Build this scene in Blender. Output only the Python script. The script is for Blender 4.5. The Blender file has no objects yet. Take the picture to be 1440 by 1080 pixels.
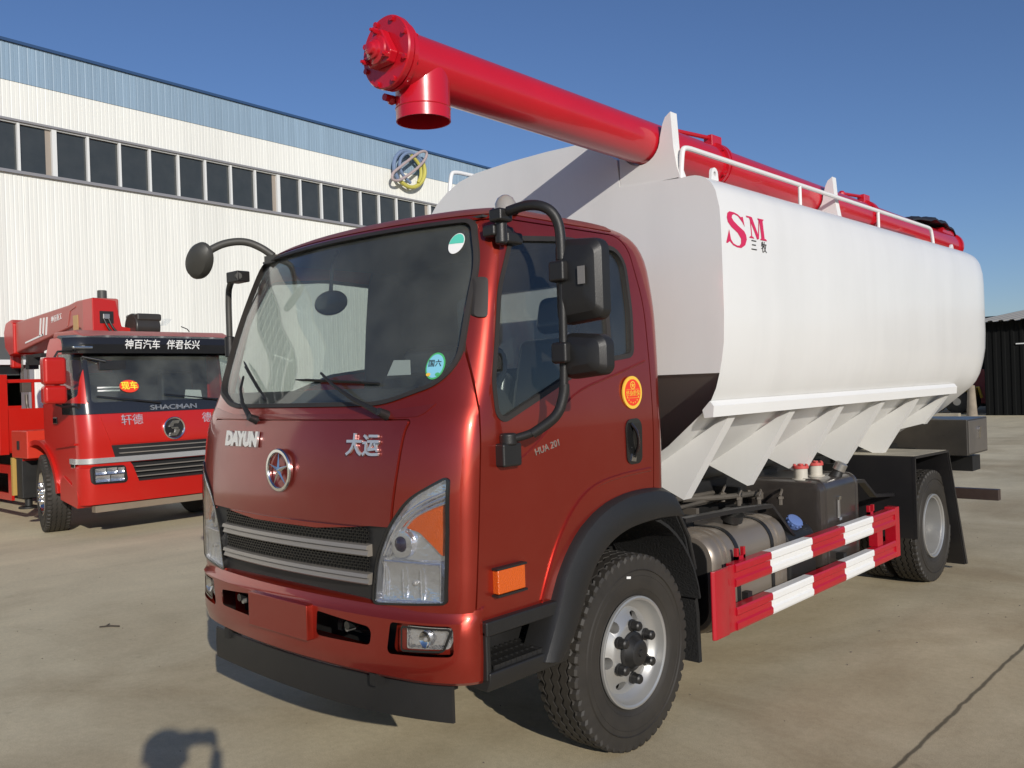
import bpy, bmesh, math, random
from mathutils import Vector, Matrix
from math import sin, cos, pi, radians as R_
random.seed(7)
SC = bpy.context.scene
COL = SC.collection

# ---------------------------------------------------------------- camera, sky, sun
CP = Vector((3.4959, -2.2297, 1.7648)); YAW, PIT, ROL, FPX = .7447, .0008, -.0341, 1246.66
fw = Vector((-sin(YAW)*cos(PIT), cos(YAW)*cos(PIT), sin(PIT)))
rt = Vector((cos(YAW), sin(YAW), 0)); up = rt.cross(fw)
cr = rt*cos(ROL)+up*sin(ROL); cu = -rt*sin(ROL)+up*cos(ROL)
cd = bpy.data.cameras.new('camera'); cam = bpy.data.objects.new('camera', cd); COL.objects.link(cam)
cd.sensor_width = 36; cd.lens = FPX*36/1440; cd.clip_end = 2000; cd.clip_start = .02
M = Matrix.Identity(4)
for i, v in enumerate((cr, cu, -fw)):
    for j in range(3): M[j][i] = v[j]
M.translation = CP; cam.matrix_world = M; SC.camera = cam

SUN = Vector((.8297, -.4418, .3411)).normalized()
el = math.asin(SUN.z)
w = bpy.data.worlds.new('World'); SC.world = w; w.use_nodes = True
nt = w.node_tree; nt.nodes.clear()
sky = nt.nodes.new('ShaderNodeTexSky'); sky.sky_type = 'NISHITA'; sky.sun_disc = False
sky.sun_elevation = el; sky.sun_rotation = math.atan2(SUN.x, SUN.y)
sky.air_density = 1.0; sky.dust_density = .25; sky.ozone_density = 4.0; sky.altitude = 50
bg = nt.nodes.new('ShaderNodeBackground'); bg.inputs['Strength'].default_value = .092
wo = nt.nodes.new('ShaderNodeOutputWorld')
sm_ = nt.nodes.new('ShaderNodeMix'); sm_.data_type = 'RGBA'; sm_.blend_type = 'MULTIPLY'; sm_.inputs[0].default_value = 1
sm_.inputs[7].default_value = (.85, .88, 1.05, 1); nt.links.new(sky.outputs[0], sm_.inputs[6]); nt.links.new(sm_.outputs[2], bg.inputs[0]); nt.links.new(bg.outputs[0], wo.inputs[0])
sl = bpy.data.lights.new('sun', 'SUN'); sl.energy = 4.3; sl.angle = R_(.5); sl.color = (1, .94, .85)
so = bpy.data.objects.new('sun', sl); COL.objects.link(so)
so.rotation_euler = (-SUN).to_track_quat('-Z', 'Y').to_euler(); so.location = (8, -6, 8)
SC.view_settings.view_transform = 'Standard'; SC.view_settings.look = 'None'
SC.view_settings.exposure = -.10; SC.view_settings.gamma = 1

# ---------------------------------------------------------------- materials
def mat(name, col, rough=.5, metal=0., coat=0., coat_r=.06, dust=0., dust_col=(.30, .25, .19), var=0., vscale=3., bump=0., bscale=60.,
        spec=.5, emis=None, rvar=0., streak=0.):
    m = bpy.data.materials.new(name); m.use_nodes = True
    n = m.node_tree; b = n.nodes['Principled BSDF']; L = n.links.new
    b.inputs['Base Color'].default_value = (*col, 1); b.inputs['Roughness'].default_value = rough
    b.inputs['Metallic'].default_value = metal; b.inputs['Coat Weight'].default_value = coat
    b.inputs['Coat Roughness'].default_value = coat_r; b.inputs['Specular IOR Level'].default_value = spec
    tc = n.nodes.new('ShaderNodeTexCoord')
    cur = None
    def noise(scale, det=6, ro=.55):
        t = n.nodes.new('ShaderNodeTexNoise'); t.inputs['Scale'].default_value = scale
        t.inputs['Detail'].default_value = det; t.inputs['Roughness'].default_value = ro
        L(tc.outputs['Object'], t.inputs['Vector']); return t
    if var:
        t = noise(vscale); r = n.nodes.new('ShaderNodeMapRange')
        r.inputs[1].default_value = .3; r.inputs[2].default_value = .7
        r.inputs[3].default_value = 1-var; r.inputs[4].default_value = 1+var
        L(t.outputs[0], r.inputs[0])
        mx = n.nodes.new('ShaderNodeMix'); mx.data_type = 'RGBA'; mx.blend_type = 'MULTIPLY'; mx.inputs[0].default_value = 1
        mx.inputs[6].default_value = (*col, 1); L(r.outputs[0], mx.inputs[7]); cur = mx.outputs[2]
    if dust:
        t = noise(2.3, 8, .65); r = n.nodes.new('ShaderNodeMapRange')
        r.inputs[1].default_value = .35; r.inputs[2].default_value = .75
        r.inputs[3].default_value = dust*.35; r.inputs[4].default_value = dust
        L(t.outputs[0], r.inputs[0])
        mx = n.nodes.new('ShaderNodeMix'); mx.data_type = 'RGBA'
        mx.inputs[6].default_value = (*col, 1); mx.inputs[7].default_value = (*dust_col, 1)
        if cur: L(cur, mx.inputs[6])
        L(r.outputs[0], mx.inputs[0]); cur = mx.outputs[2]
        if metal:
            q = n.nodes.new('ShaderNodeMath'); q.operation = 'MULTIPLY_ADD'; q.inputs[1].default_value = -metal; q.inputs[2].default_value = metal
            L(r.outputs[0], q.inputs[0]); L(q.outputs[0], b.inputs['Metallic'])
    if streak:
        mp = n.nodes.new('ShaderNodeMapping'); mp.inputs['Scale'].default_value = (2.2, 2.2, .35); L(tc.outputs['Object'], mp.inputs[0])
        t = noise(1.6, 7, .6); L(mp.outputs[0], t.inputs['Vector']); r = n.nodes.new('ShaderNodeMapRange'); r.inputs[1].default_value = .45; r.inputs[2].default_value = .72
        r.inputs[3].default_value = 1.; r.inputs[4].default_value = 1-streak; L(t.outputs[0], r.inputs[0])
        mx = n.nodes.new('ShaderNodeMix'); mx.data_type = 'RGBA'; mx.blend_type = 'MULTIPLY'; mx.inputs[0].default_value = 1
        mx.inputs[6].default_value = (*col, 1)
        if cur: L(cur, mx.inputs[6])
        L(r.outputs[0], mx.inputs[7]); cur = mx.outputs[2]
    if cur: L(cur, b.inputs['Base Color'])
    if rvar:
        t = noise(5, 6); r = n.nodes.new('ShaderNodeMapRange')
        r.inputs[3].default_value = max(0, rough-rvar); r.inputs[4].default_value = min(1, rough+rvar)
        L(t.outputs[0], r.inputs[0]); L(r.outputs[0], b.inputs['Roughness'])
    if bump:
        t = noise(bscale, 4); bp = n.nodes.new('ShaderNodeBump'); bp.inputs['Strength'].default_value = bump
        bp.inputs['Distance'].default_value = .01
        L(t.outputs[0], bp.inputs['Height']); L(bp.outputs[0], b.inputs['Normal'])
    if emis:
        b.inputs['Emission Color'].default_value = (*col, 1); b.inputs['Emission Strength'].default_value = emis
    return m

def glass(name, tint, gloss=1., dust=.05, dcol=(.45, .43, .38), rough=.0):
    """tinted see-through pane with real Fresnel reflection and a thin film of dust"""
    m = bpy.data.materials.new(name); m.use_nodes = True; n = m.node_tree; n.nodes.clear(); L = n.links.new
    out = n.nodes.new('ShaderNodeOutputMaterial'); tr = n.nodes.new('ShaderNodeBsdfTransparent'); tr.inputs[0].default_value = (*tint, 1)
    gl = n.nodes.new('ShaderNodeBsdfGlossy'); gl.inputs['Roughness'].default_value = rough; gl.inputs[0].default_value = (gloss,)*3+(1,)
    fr = n.nodes.new('ShaderNodeFresnel'); ge = n.nodes.new('ShaderNodeNewGeometry'); ir = n.nodes.new('ShaderNodeMapRange')
    ir.inputs[3].default_value = 1.5; ir.inputs[4].default_value = 1/1.5; L(ge.outputs['Backfacing'], ir.inputs[0]); L(ir.outputs[0], fr.inputs[0])
    mx = n.nodes.new('ShaderNodeMixShader'); L(fr.outputs[0], mx.inputs[0]); L(tr.outputs[0], mx.inputs[1]); L(gl.outputs[0], mx.inputs[2])
    df = n.nodes.new('ShaderNodeBsdfDiffuse'); df.inputs[0].default_value = (*dcol, 1)
    tc = n.nodes.new('ShaderNodeTexCoord'); t = n.nodes.new('ShaderNodeTexNoise'); t.inputs['Scale'].default_value = 2.5; t.inputs['Detail'].default_value = 8
    L(tc.outputs['Object'], t.inputs['Vector']); r = n.nodes.new('ShaderNodeMapRange'); r.inputs[1].default_value = .35; r.inputs[2].default_value = .7
    r.inputs[3].default_value = dust*.4; r.inputs[4].default_value = dust*1.4; L(t.outputs[0], r.inputs[0])
    m2 = n.nodes.new('ShaderNodeMixShader'); L(r.outputs[0], m2.inputs[0]); L(mx.outputs[0], m2.inputs[1]); L(df.outputs[0], m2.inputs[2])
    L(m2.outputs[0], out.inputs[0]); return m

RED = mat('cab_red', (.35, .022, .010), .32, .75, 1., .05, dust=.11, dust_col=(.26, .13, .09), rvar=.06)
RED_D = mat('dusty_cab_red', (.27, .016, .010), .36, .72, .9, .10, dust=.17, dust_col=(.26, .14, .11), rvar=.1)
AUG = mat('auger_red', (.50, .006, .017), .30, 0, .7, .05, var=.05, bump=.04, bscale=25)
GRD = mat('guard_red', (.40, .003, .014), .38, 0, .5, .1, var=.06)
WHT = mat('tank_white', (.77, .77, .75), .34, 0, .45, .12, dust=.07, dust_col=(.42, .37, .30), var=.02, vscale=1.3, bump=.10, bscale=1.6, rvar=.06, streak=.05)
WHT2 = mat('frame_white', (.76, .76, .74), .4, 0, .2, .2, dust=.08)
BLK = mat('black_plastic', (.011, .011, .011), .45, 0, dust=.05, dust_col=(.16, .14, .12), bump=.1, bscale=200, rvar=.12)
BLKG = mat('black_gloss', (.012, .012, .012), .16, 0, .6)
CHS = mat('chassis_black', (.009, .009, .009), .5, 0, dust=.05, dust_col=(.09, .08, .07), rvar=.15)
BOXB = mat('guard_black_steel', (.010, .010, .012), .34, 0, dust=.06, dust_col=(.16, .14, .11), rvar=.1)
DST = mat('dusty_black_top', (.34, .31, .24), .8, 0, var=.25, vscale=6)
RUB = mat('tyre_rubber', (.016, .0145, .013), .64, 0, dust=.14, dust_col=(.13, .105, .07), var=.15, vscale=9)
TRD = RUB
PRJ = mat('projector_glass', (.035, .028, .045), .06, .2, 1., .02)
FLAP = mat('brush_flap', (.010, .010, .010), .95, 0, bump=1., bscale=90)
CHR = mat('chrome', (.78, .77, .75), .14, 1)
LTR = mat('letter_chrome', (.72, .71, .70), .30, .7)
REFL = mat('lamp_reflector_silver', (.88, .88, .90), .13, .86, bump=.55, bscale=22)
SLV = mat('wheel_silver', (.46, .46, .45), .36, .75, dust=.25, dust_col=(.3, .27, .22), var=.05)
SAT = mat('dusty_chrome_bar', (.36, .33, .29), .36, .7, dust=.5, dust_col=(.25, .22, .18))
FTK = mat('fuel_tank_metal', (.27, .235, .20), .36, .7, dust=.6, dust_col=(.17, .14, .105), rvar=.1)
STL = mat('bare_steel', (.45, .44, .42), .35, .9, dust=.2)
GLW = glass('windshield_glass', (.79, .825, .81), 1., .085, (.40, .41, .37))
GLD = glass('door_glass', (.80, .83, .82), 1., .03)
LENS = glass('lamp_lens', (.93, .94, .95), 1., .0, rough=.02)
AMB = mat('amber_lens', (.62, .10, .008), .18, 0, .8, bump=.5, bscale=160)
INT = mat('interior_dark', (.007, .007, .007), .8)
INT2 = mat('interior_grey', (.035, .034, .033), .8)
SEAT = mat('seat_cover', (.016, .016, .017), .35, 0, .5, .15, bump=.3, bscale=14)
PAPER = mat('paper_white', (.78, .78, .76), .7)
BLKD = mat('weathered_black_plastic', (.030, .031, .029), .5, 0, dust=.35, dust_col=(.13, .12, .10))
RUBB = mat('rubber_seal', (.012, .011, .010), .6, dust=.17, dust_col=(.15, .12, .10))
BLUE = mat('blue_cap', (.10, .16, .36), .45)
YEL = mat('emblem_gold', (.80, .50, .06), .4)
REDS = mat('sticker_red', (.75, .05, .02), .4)
TEAL = mat('sticker_teal', (.10, .55, .42), .5)
CYN = mat('sticker_blue', (.22, .55, .70), .5)
GRN = mat('sticker_green', (.07, .42, .14), .5)
INK = mat('ink_black', (.03, .03, .03), .6)
LOGO = mat('logo_crimson', (.58, .02, .09), .5)
LAMPW = mat('beacon_clear', (.38, .36, .33), .15, .2, .8, dust=.3)
CRR = mat('crane_red', (.47, .008, .004), .32, .1, .45, .08, dust=.05, dust_col=(.3, .15, .1))
CRD = mat('crane_dusty_red', (.42, .075, .06), .5, 0, .3, .2, dust=.35, dust_col=(.36, .20, .17))
ORN = mat('outrigger_orange', (.52, .03, .012), .45, 0, .3)
CLOTH = mat('black_tarpaulin', (.014, .015, .020), .55, bump=.6, bscale=14)

# ---------------------------------------------------------------- mesh helpers
def link(name, me, m, parent=None, ang=32, smooth=True, bevel=0., bseg=2):
    o = bpy.data.objects.new(name, me); COL.objects.link(o)
    if m is not None: me.materials.clear(); me.materials.append(m)
    if smooth:
        me.polygons.foreach_set('use_smooth', [True]*len(me.polygons)); me.set_sharp_from_angle(angle=R_(ang))
    if bevel:
        b = o.modifiers.new('bevel', 'BEVEL'); b.width = bevel; b.segments = bseg; b.limit_method = 'ANGLE'; b.angle_limit = R_(40)
        b.harden_normals = True
    if parent is not None:
        o.parent = parent; o.matrix_parent_inverse = wm(parent).inverted()
    return o
def wm(o):
    m = o.matrix_basis.copy()
    return wm(o.parent) @ o.matrix_parent_inverse @ m if o.parent else m
def tag(o, label=None, cat=None, group=None, kind=None):
    if label: o['label'] = label
    if cat: o['category'] = cat
    if group: o['group'] = group
    if kind: o['kind'] = kind
    return o
def thing(name, loc, label, cat, group=None, rz=0):
    o = bpy.data.objects.new(name, None); COL.objects.link(o); o.location = loc; o.rotation_euler = (0, 0, rz); o.empty_display_size = .2
    return tag(o, label, cat, group)
def copy_tree(o, parent):
    c = o.copy(); COL.objects.link(c); c.parent = parent
    for ch in list(o.children): copy_tree(ch, c)
    return c

class MB:
    def __init__(s): s.v = []; s.f = []
    def add(s, vs, fs):
        k = len(s.v); s.v += [tuple(v) for v in vs]; s.f += [tuple(k+i for i in f) for f in fs]; return s
    def box(s, a, b, rot=None, piv=None):
        (x0, y0, z0), (x1, y1, z1) = a, b
        vs = [Vector(p) for p in ((x0,y0,z0),(x1,y0,z0),(x1,y1,z0),(x0,y1,z0),(x0,y0,z1),(x1,y0,z1),(x1,y1,z1),(x0,y1,z1))]
        if rot is not None:
            p = Vector(piv) if piv else Vector(((x0+x1)/2, (y0+y1)/2, (z0+z1)/2)); vs = [rot @ (v-p)+p for v in vs]
        return s.add(vs, [(3,2,1,0),(4,5,6,7),(0,1,5,4),(1,2,6,5),(2,3,7,6),(3,0,4,7)])
    def prism(s, poly, ax, a, b, holes=None):
        """poly in the plane normal to ax, extruded from a to b"""
        def P(u, v, t): return {'x': (t, u, v), 'y': (u, t, v), 'z': (u, v, t)}[ax]
        n = len(poly); vs = [P(u, v, a) for u, v in poly]+[P(u, v, b) for u, v in poly]
        fs = [tuple(range(n))[::-1], tuple(range(n, 2*n))]+[(i, (i+1) % n, n+(i+1) % n, n+i) for i in range(n)]
        return s.add(vs, fs)
    def tube(s, path, r, n=12, closed=False, cap=True, ry=None):
        P = [Vector(p) for p in path]; m = len(P); rings = []; prev = None
        for i in range(m):
            a = P[i-1] if (i > 0 or closed) else P[i]; b = P[(i+1) % m] if (i < m-1 or closed) else P[i]
            t = (b-a).normalized()
            if prev is None:
                q = Vector((0, 0, 1)) if abs(t.z) < .9 else Vector((1, 0, 0)); u = t.cross(q).normalized()
            else: u = (prev-t*prev.dot(t)).normalized()
            prev = u; v = t.cross(u)
            rr = r[i] if isinstance(r, (list, tuple)) else r
            rings.append([P[i]+(u*cos(2*pi*k/n)+v*sin(2*pi*k/n)*(ry or 1))*rr for k in range(n)])
        vs = [p for rg in rings for p in rg]; fs = []
        for i in range(m if closed else m-1):
            j = (i+1) % m
            for k in range(n): fs.append((i*n+k, j*n+k, j*n+(k+1) % n, i*n+(k+1) % n)[::-1])
        if cap and not closed: fs += [tuple(range(n))[::1], tuple(range((m-1)*n, m*n))[::-1]]
        return s.add(vs, fs)
    def cyl(s, p0, p1, r0, r1=None, n=24, cap=True):
        return s.tube([p0, p1], [r0, r0 if r1 is None else r1], n, cap=cap)
    def lathe(s, prof, o, ax='x', n=48, sgn=1):
        """prof: (along-axis, radius) list, revolved round axis through o"""
        o = Vector(o); vs = []; m = len(prof)
        for k in range(n):
            c, q = cos(2*pi*k/n), sin(2*pi*k/n)
            for a, r in prof:
                a *= sgn
                d = {'x': (a, r*c, r*q), 'y': (r*c, a, r*q), 'z': (r*c, r*q, a)}[ax]; vs.append(o+Vector(d))
        fs = []
        for k in range(n):
            j = (k+1) % n
            for i in range(m-1): fs.append((k*m+i, k*m+i+1, j*m+i+1, j*m+i))
        return s.add(vs, fs)
    def sphere(s, c, r, sc=(1, 1, 1), n=16):
        vs = []; m = n//2
        for i in range(m+1):
            t = pi*i/m
            for k in range(n): p = 2*pi*k/n; vs.append((c[0]+r*sc[0]*sin(t)*cos(p), c[1]+r*sc[1]*sin(t)*sin(p), c[2]+r*sc[2]*cos(t)))
        fs = [(i*n+k, (i+1)*n+k, (i+1)*n+(k+1) % n, i*n+(k+1) % n) for i in range(m) for k in range(n)]
        return s.add(vs, fs)
    def mesh(s, name='m', fix=True):
        me = bpy.data.meshes.new(name); me.from_pydata(s.v, [], s.f); me.update()
        if fix:
            b = bmesh.new(); b.from_mesh(me); bmesh.ops.remove_doubles(b, verts=b.verts, dist=1e-5)
            bmesh.ops.recalc_face_normals(b, faces=b.faces); b.to_mesh(me); b.free()
        return me
    def build(s, name, m, parent=None, bevel=0., ang=32, smooth=True, label=None, bseg=2):
        o = link(name, s.mesh(name), m, parent, ang, smooth, bevel, bseg)
        if label: o['label'] = label
        return o

def boolean(a, b, op='DIFFERENCE'):
    oa = bpy.data.objects.new('ta', a); ob = bpy.data.objects.new('tb', b); COL.objects.link(oa); COL.objects.link(ob)
    md = oa.modifiers.new('b', 'BOOLEAN'); md.operation = op; md.object = ob; md.solver = 'EXACT'
    dg = bpy.context.evaluated_depsgraph_get(); me = bpy.data.meshes.new_from_object(oa.evaluated_get(dg))
    bpy.data.objects.remove(oa); bpy.data.objects.remove(ob); return me

def rpoly(pts, n=6):
    """pts: (u, v, radius) -> outline with rounded corners"""
    out = []; m = len(pts)
    for i in range(m):
        p = Vector(pts[i][:2]); r = pts[i][2] if len(pts[i]) > 2 else 0
        if not r: out.append(tuple(p)); continue
        a = (Vector(pts[i-1][:2])-p); b = (Vector(pts[(i+1) % m][:2])-p); an = a.angle(b)
        t = min(r/math.tan(an/2), a.length*.49, b.length*.49); r2 = t*math.tan(an/2)
        p0 = p+a.normalized()*t; p1 = p+b.normalized()*t; c = p+(a.normalized()+b.normalized()).normalized()*(r2/sin(an/2))
        v0 = p0-c; v1 = p1-c; th = v0.angle_signed(v1)
        for k in range(n+1): q = th*k/n; out.append((c.x+v0.x*cos(q)+v0.y*sin(q), c.y-v0.x*sin(q)+v0.y*cos(q)))
    return out
def offs(poly, d):
    """move an outline inward by d (outward if negative)"""
    n = len(poly); A = sum(poly[i][0]*poly[(i+1) % n][1]-poly[(i+1) % n][0]*poly[i][1] for i in range(n)); sg = 1 if A > 0 else -1; out = []
    for i in range(n):
        a, p, b = Vector(poly[i-1]), Vector(poly[i]), Vector(poly[(i+1) % n])
        u = (p-a); v = (b-p)
        if u.length < 1e-7: u = v
        if v.length < 1e-7: v = u
        u.normalize(); v.normalize(); n1 = Vector((-u.y, u.x))*sg; n2 = Vector((-v.y, v.x))*sg; nn = (n1+n2)
        if nn.length < 1e-6: nn = n1
        nn.normalize(); out.append(tuple(p+nn*d/max(.5, nn.dot(n1))))
    return out
def pm(poly, ax, a, b): return MB().prism(poly, ax, a, b).mesh()
def ringm(poly, d0, d1, ax, a, b):
    return boolean(pm(offs(poly, d0), ax, a, b), pm(offs(poly, d1), ax, a-.01, b+.01))
def arc(c, r, a0, a1, n=12): return [(c[0]+r*cos(R_(a0+(a1-a0)*k/n)), c[1]+r*sin(R_(a0+(a1-a0)*k/n))) for k in range(n+1)]
def interp(t, tab):
    if t <= tab[0][0]: return tab[0][1]
    for (a, x), (b, y) in zip(tab, tab[1:]):
        if t <= b: return x+(y-x)*(t-a)/(b-a)
    return tab[-1][1]
def smoothp(pts, it=2, closed=False):
    P = [Vector(p) for p in pts]
    for _ in range(it):
        Q = [] if closed else [P[0]]
        rng = range(len(P)) if closed else range(len(P)-1)
        for i in rng:
            a, b = P[i], P[(i+1) % len(P)]
            Q += [a*.75+b*.25, a*.25+b*.75]
        if not closed: Q.append(P[-1]); Q.pop(1); Q.pop(-2)
        P = Q
    return P
def text(name, s, size, mtx, m, parent, depth=.004, sx=1., bold=0., sp=1., label=None):
    c = bpy.data.curves.new('t', 'FONT'); c.body = s; c.size = size; c.extrude = depth/2; c.align_x = 'CENTER'; c.align_y = 'CENTER'
    c.offset = bold; c.space_character = sp; c.resolution_u = 3
    o = bpy.data.objects.new('t', c); COL.objects.link(o); dg = bpy.context.evaluated_depsgraph_get()
    me = bpy.data.meshes.new_from_object(o.evaluated_get(dg)); bpy.data.objects.remove(o)
    me.transform(mtx @ Matrix.Diagonal((sx, 1, 1, 1))); return me if parent is False else link(name, me, m, parent, smooth=False)
def frame(o, ux, uy):
    """matrix that puts text's x along ux, y along uy, at o"""
    ux = Vector(ux).normalized(); uy = Vector(uy); uy = (uy-ux*uy.dot(ux)).normalized(); uz = ux.cross(uy); m = Matrix.Identity(4)
    for i, v in enumerate((ux, uy, uz)):
        for j in range(3): m[j][i] = v[j]
    m.translation = Vector(o); return m
def join(meshes):
    b = bmesh.new()
    for m in meshes: b.from_mesh(m)
    me = bpy.data.meshes.new('j'); b.to_mesh(me); b.free(); return me

# ================================================================ the feed truck: front is y=0, its left side is +x
def spl(t, tab):
    n = len(tab)
    if t <= tab[0][0]: return tab[0][1]
    if t >= tab[-1][0]: return tab[-1][1]
    for i in range(n-1):
        if t <= tab[i+1][0]: break
    def sl_(i):
        if i == 0: return (tab[1][1]-tab[0][1])/(tab[1][0]-tab[0][0])
        if i == n-1: return (tab[-1][1]-tab[-2][1])/(tab[-1][0]-tab[-2][0])
        a = (tab[i][1]-tab[i-1][1])/(tab[i][0]-tab[i-1][0]); b = (tab[i+1][1]-tab[i][1])/(tab[i+1][0]-tab[i][0])
        return 0 if a*b <= 0 else 2*a*b/(a+b)
    h = tab[i+1][0]-tab[i][0]; s = (t-tab[i][0])/h
    return (2*s**3-3*s*s+1)*tab[i][1]+(s**3-2*s*s+s)*h*sl_(i)+(3*s*s-2*s**3)*tab[i+1][1]+(s**3-s*s)*h*sl_(i+1)
W_ = [(.7, 1.005), (1.0, 1.02), (1.5, 1.03), (1.72, 1.02), (2.1, .985), (2.35, .950), (2.45, .932), (2.50, .908), (2.53, .87), (2.56, .79), (2.59, .62)]
YF = [(.7, .02), (1.0, .0), (1.25, .0), (1.5, .018), (1.64, .045), (1.72, .08), (2.1, .195), (2.4, .29), (2.48, .33), (2.53, .40), (2.565, .51), (2.59, .68)]
DD = [(.7, .10), (1.2, .11), (1.7, .11), (2.2, .08), (2.4, .08), (2.59, .10)]
BB = [(.7, .10), (1.2, .115), (1.7, .125), (2.1, .14), (2.45, .16), (2.59, .14)]
YR = [(.7, 1.59), (1.6, 1.595), (1.9, 1.62), (2.15, 1.64), (2.33, 1.635), (2.42, 1.60), (2.48, 1.54), (2.53, 1.43), (2.56, 1.30), (2.59, 1.08)]
ZT = 2.59
def Fq(q, yf, B, D): return yf+B*q*q+D*(1-math.sqrt(max(0, 1-q**9)))
def F(x, z, d=0):
    w, yf, D = spl(z, W_)-d, spl(z, YF)+d, spl(z, DD); q = min(1, abs(x)/w)
    return Fq(q, yf, spl(z, BB), D)
def G(y, z, d=0):
    w, yf, D, B = spl(z, W_)-d, spl(z, YF)+d, spl(z, DD), spl(z, BB)
    if y >= yf+D+B: return w
    a, b = 0., 1.
    for _ in range(30):
        m = (a+b)/2
        if Fq(m, yf, B, D) < y: a = m
        else: b = m
    return w*a
def plan(z, d=0):
    zz = z; w, yf, D, yr = spl(zz, W_)-d, spl(zz, YF)+d, spl(zz, DD), spl(zz, YR)-d
    B = spl(zz, BB); fine = []
    for k in range(301):
        q = k/100*.6 if k <= 100 else 1-.4*(1-(k-100)/200)**3
        fine.append((w*q, Fq(q, yf, B, D)))
    L = [0]
    for a, b in zip(fine, fine[1:]): L.append(L[-1]+math.hypot(a[0]-b[0], a[1]-b[1]))
    N = 34; pts = []; j = 0
    for k in range(N+1):
        t = L[-1]*k/N
        while j < len(L)-2 and L[j+1] < t: j += 1
        q = (t-L[j])/(L[j+1]-L[j]); a, b = fine[j], fine[j+1]; pts.append((a[0]+(b[0]-a[0])*q, a[1]+(b[1]-a[1])*q))
    y0 = pts[-1][1]; rc = .09
    for k in range(1, 9): pts.append((w, y0+(yr-rc-y0)*k/8))
    for k in range(1, 7): a = R_(15*k); pts.append((w-rc*(1-cos(a)), yr-rc+rc*sin(a)))
    for k in range(1, 5): pts.append(((w-rc)*(1-k/4), yr))
    return pts+[(-x, y) for x, y in pts[1:-1][::-1]]
ZS = [.7+.045*k for k in range(37)]+[2.37, 2.41, 2.44, 2.465, 2.485, 2.505, 2.52, 2.533, 2.545, 2.555, 2.565, 2.574, 2.582, 2.588]
ZS = [z for i, z in enumerate(ZS) if i == 0 or z > ZS[i-1]+1e-4]
def cab_solid(d=0, z0=.7):
    vs = []; fs = []; n = len(plan(1.)); zs = [z for z in ZS if z > z0]; zs = [z0]+zs
    for z in zs:
        k = max(0, (z-2.3)/.288); vs += [(x, y, z-d*k*k) for x, y in plan(z, d)]
    for i in range(len(zs)-1):
        for k in range(n): fs.append((i*n+k, i*n+(k+1) % n, (i+1)*n+(k+1) % n, (i+1)*n+k))
    m = (len(zs)-1)*n
    fs += [tuple(range(n))[::-1], tuple(range(m, m+n))]
    return MB().add(vs, fs).mesh()

LB = 'white bulk feed truck with metallic red cab and long red auger pipe on its roof'
T = thing('feed_truck', (0, 2.5, 0), LB, 'truck')
SOL = cab_solid(0)
# outlines --------------------------------------------------------
def sym(h): return h+[(-p[0],)+tuple(p[1:]) for p in h[::-1]]
WS = rpoly(sym([(.60, 1.70, .6), (.930, 1.80, .17), (.905, 2.28, .5), (.830, 2.482, .075)]), 8)
DW = rpoly([(.355, 1.60, .05), (.345, 1.78, .3), (.44, 2.17, .5), (.56, 2.395, .09), (.95, 2.43, .6), (1.385, 2.415, .11), (1.375, 2.1, .8), (1.345, 1.885, .05), (1.02, 1.85, .3), (.80, 1.77, .2)], 6)
RW = rpoly(sym([(.42, 1.86, .06), (.42, 2.30, .06)]), 5)
body = boolean(SOL, cab_solid(.035, .78))
body = boolean(body, pm(WS, 'y', -.6, .9))
body = boolean(body, pm(DW, 'x', -1.4, 1.4))
body = boolean(body, pm(RW, 'y', 1.3, 1.8))
# wheel arch / lower edge
archp = [(.66, .6), (.685, .80), (.74, .93), (.80, 1.03), (.875, 1.11), (.97, 1.165), (1.06, 1.195), (1.18, 1.212), (1.8, 1.212), (1.8, .6)]
body = boolean(body, pm(archp, 'x', -1.4, 1.4))
body = boolean(body, pm([(-2, .6), (2, .6), (2, .835), (-2, .835)], 'y', -1, 2.2)); body = boolean(body, pm([(-2, .6), (2, .6), (2, .878), (-2, .878)], 'y', -1, .205))
# grille opening and headlight recesses
GR = sym([(.575, .84), (.594, .875), (.630, 1.08), (.676, 1.185), (.685, 1.222), (.55, 1.20), (.25, 1.175)])
body = boolean(body, pm([(x, z) for x, z in GR], 'y', -.4, .30))
HLr = rpoly([(.588, .885, .02), (.622, 1.08, .3), (.685, 1.205, .3), (.785, 1.325, .3), (.960, 1.420, .015), (.957, 1.2, 0), (.945, .915, .02)], 5)
HLl = [(-x, z) for x, z in HLr]
for h in (HLr, HLl): body = boolean(body, pm(h, 'y', -.4, .32))
# panel gaps cut as real grooves
DOOR = rpoly([(.205, .80), (.245, 1.45, .5), (.285, 1.94, .8), (.385, 2.40, .1), (.46, 2.475, .08), (1.42, 2.485, .14), (1.49, 2.15, .8), (1.465, 1.5, .5), (1.44, .80)], 6)
shell = boolean(cab_solid(-.02), cab_solid(.012))
HOOD = rpoly(sym([(.70, 1.20, .02), (.755, 1.60, .2), (.775, 1.638, .02)]), 4)
COWL = rpoly(sym([(.50, 1.642, .02), (.80, 1.650, .03), (.83, 1.665, .0), (.865, 1.70, .0), (.55, 1.665, .2)]), 4)
SHd = boolean(cab_solid(-.02), cab_solid(.012))
for poly, ax, a, b in ((DOOR, 'x', .3, 1.4), (DOOR, 'x', -1.4, -.3), (HOOD, 'y', -.5, .5)):
    cut = boolean(shell, ringm(poly, -.0035, .0035, ax, a, b), 'INTERSECT'); body = boolean(body, cut)
# seam from the headlight top up the corner, and swage over the wheel arch
cab = link('cab', body, RED, T, ang=28)
tag(cab, 'metallic red cab body')
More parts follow.
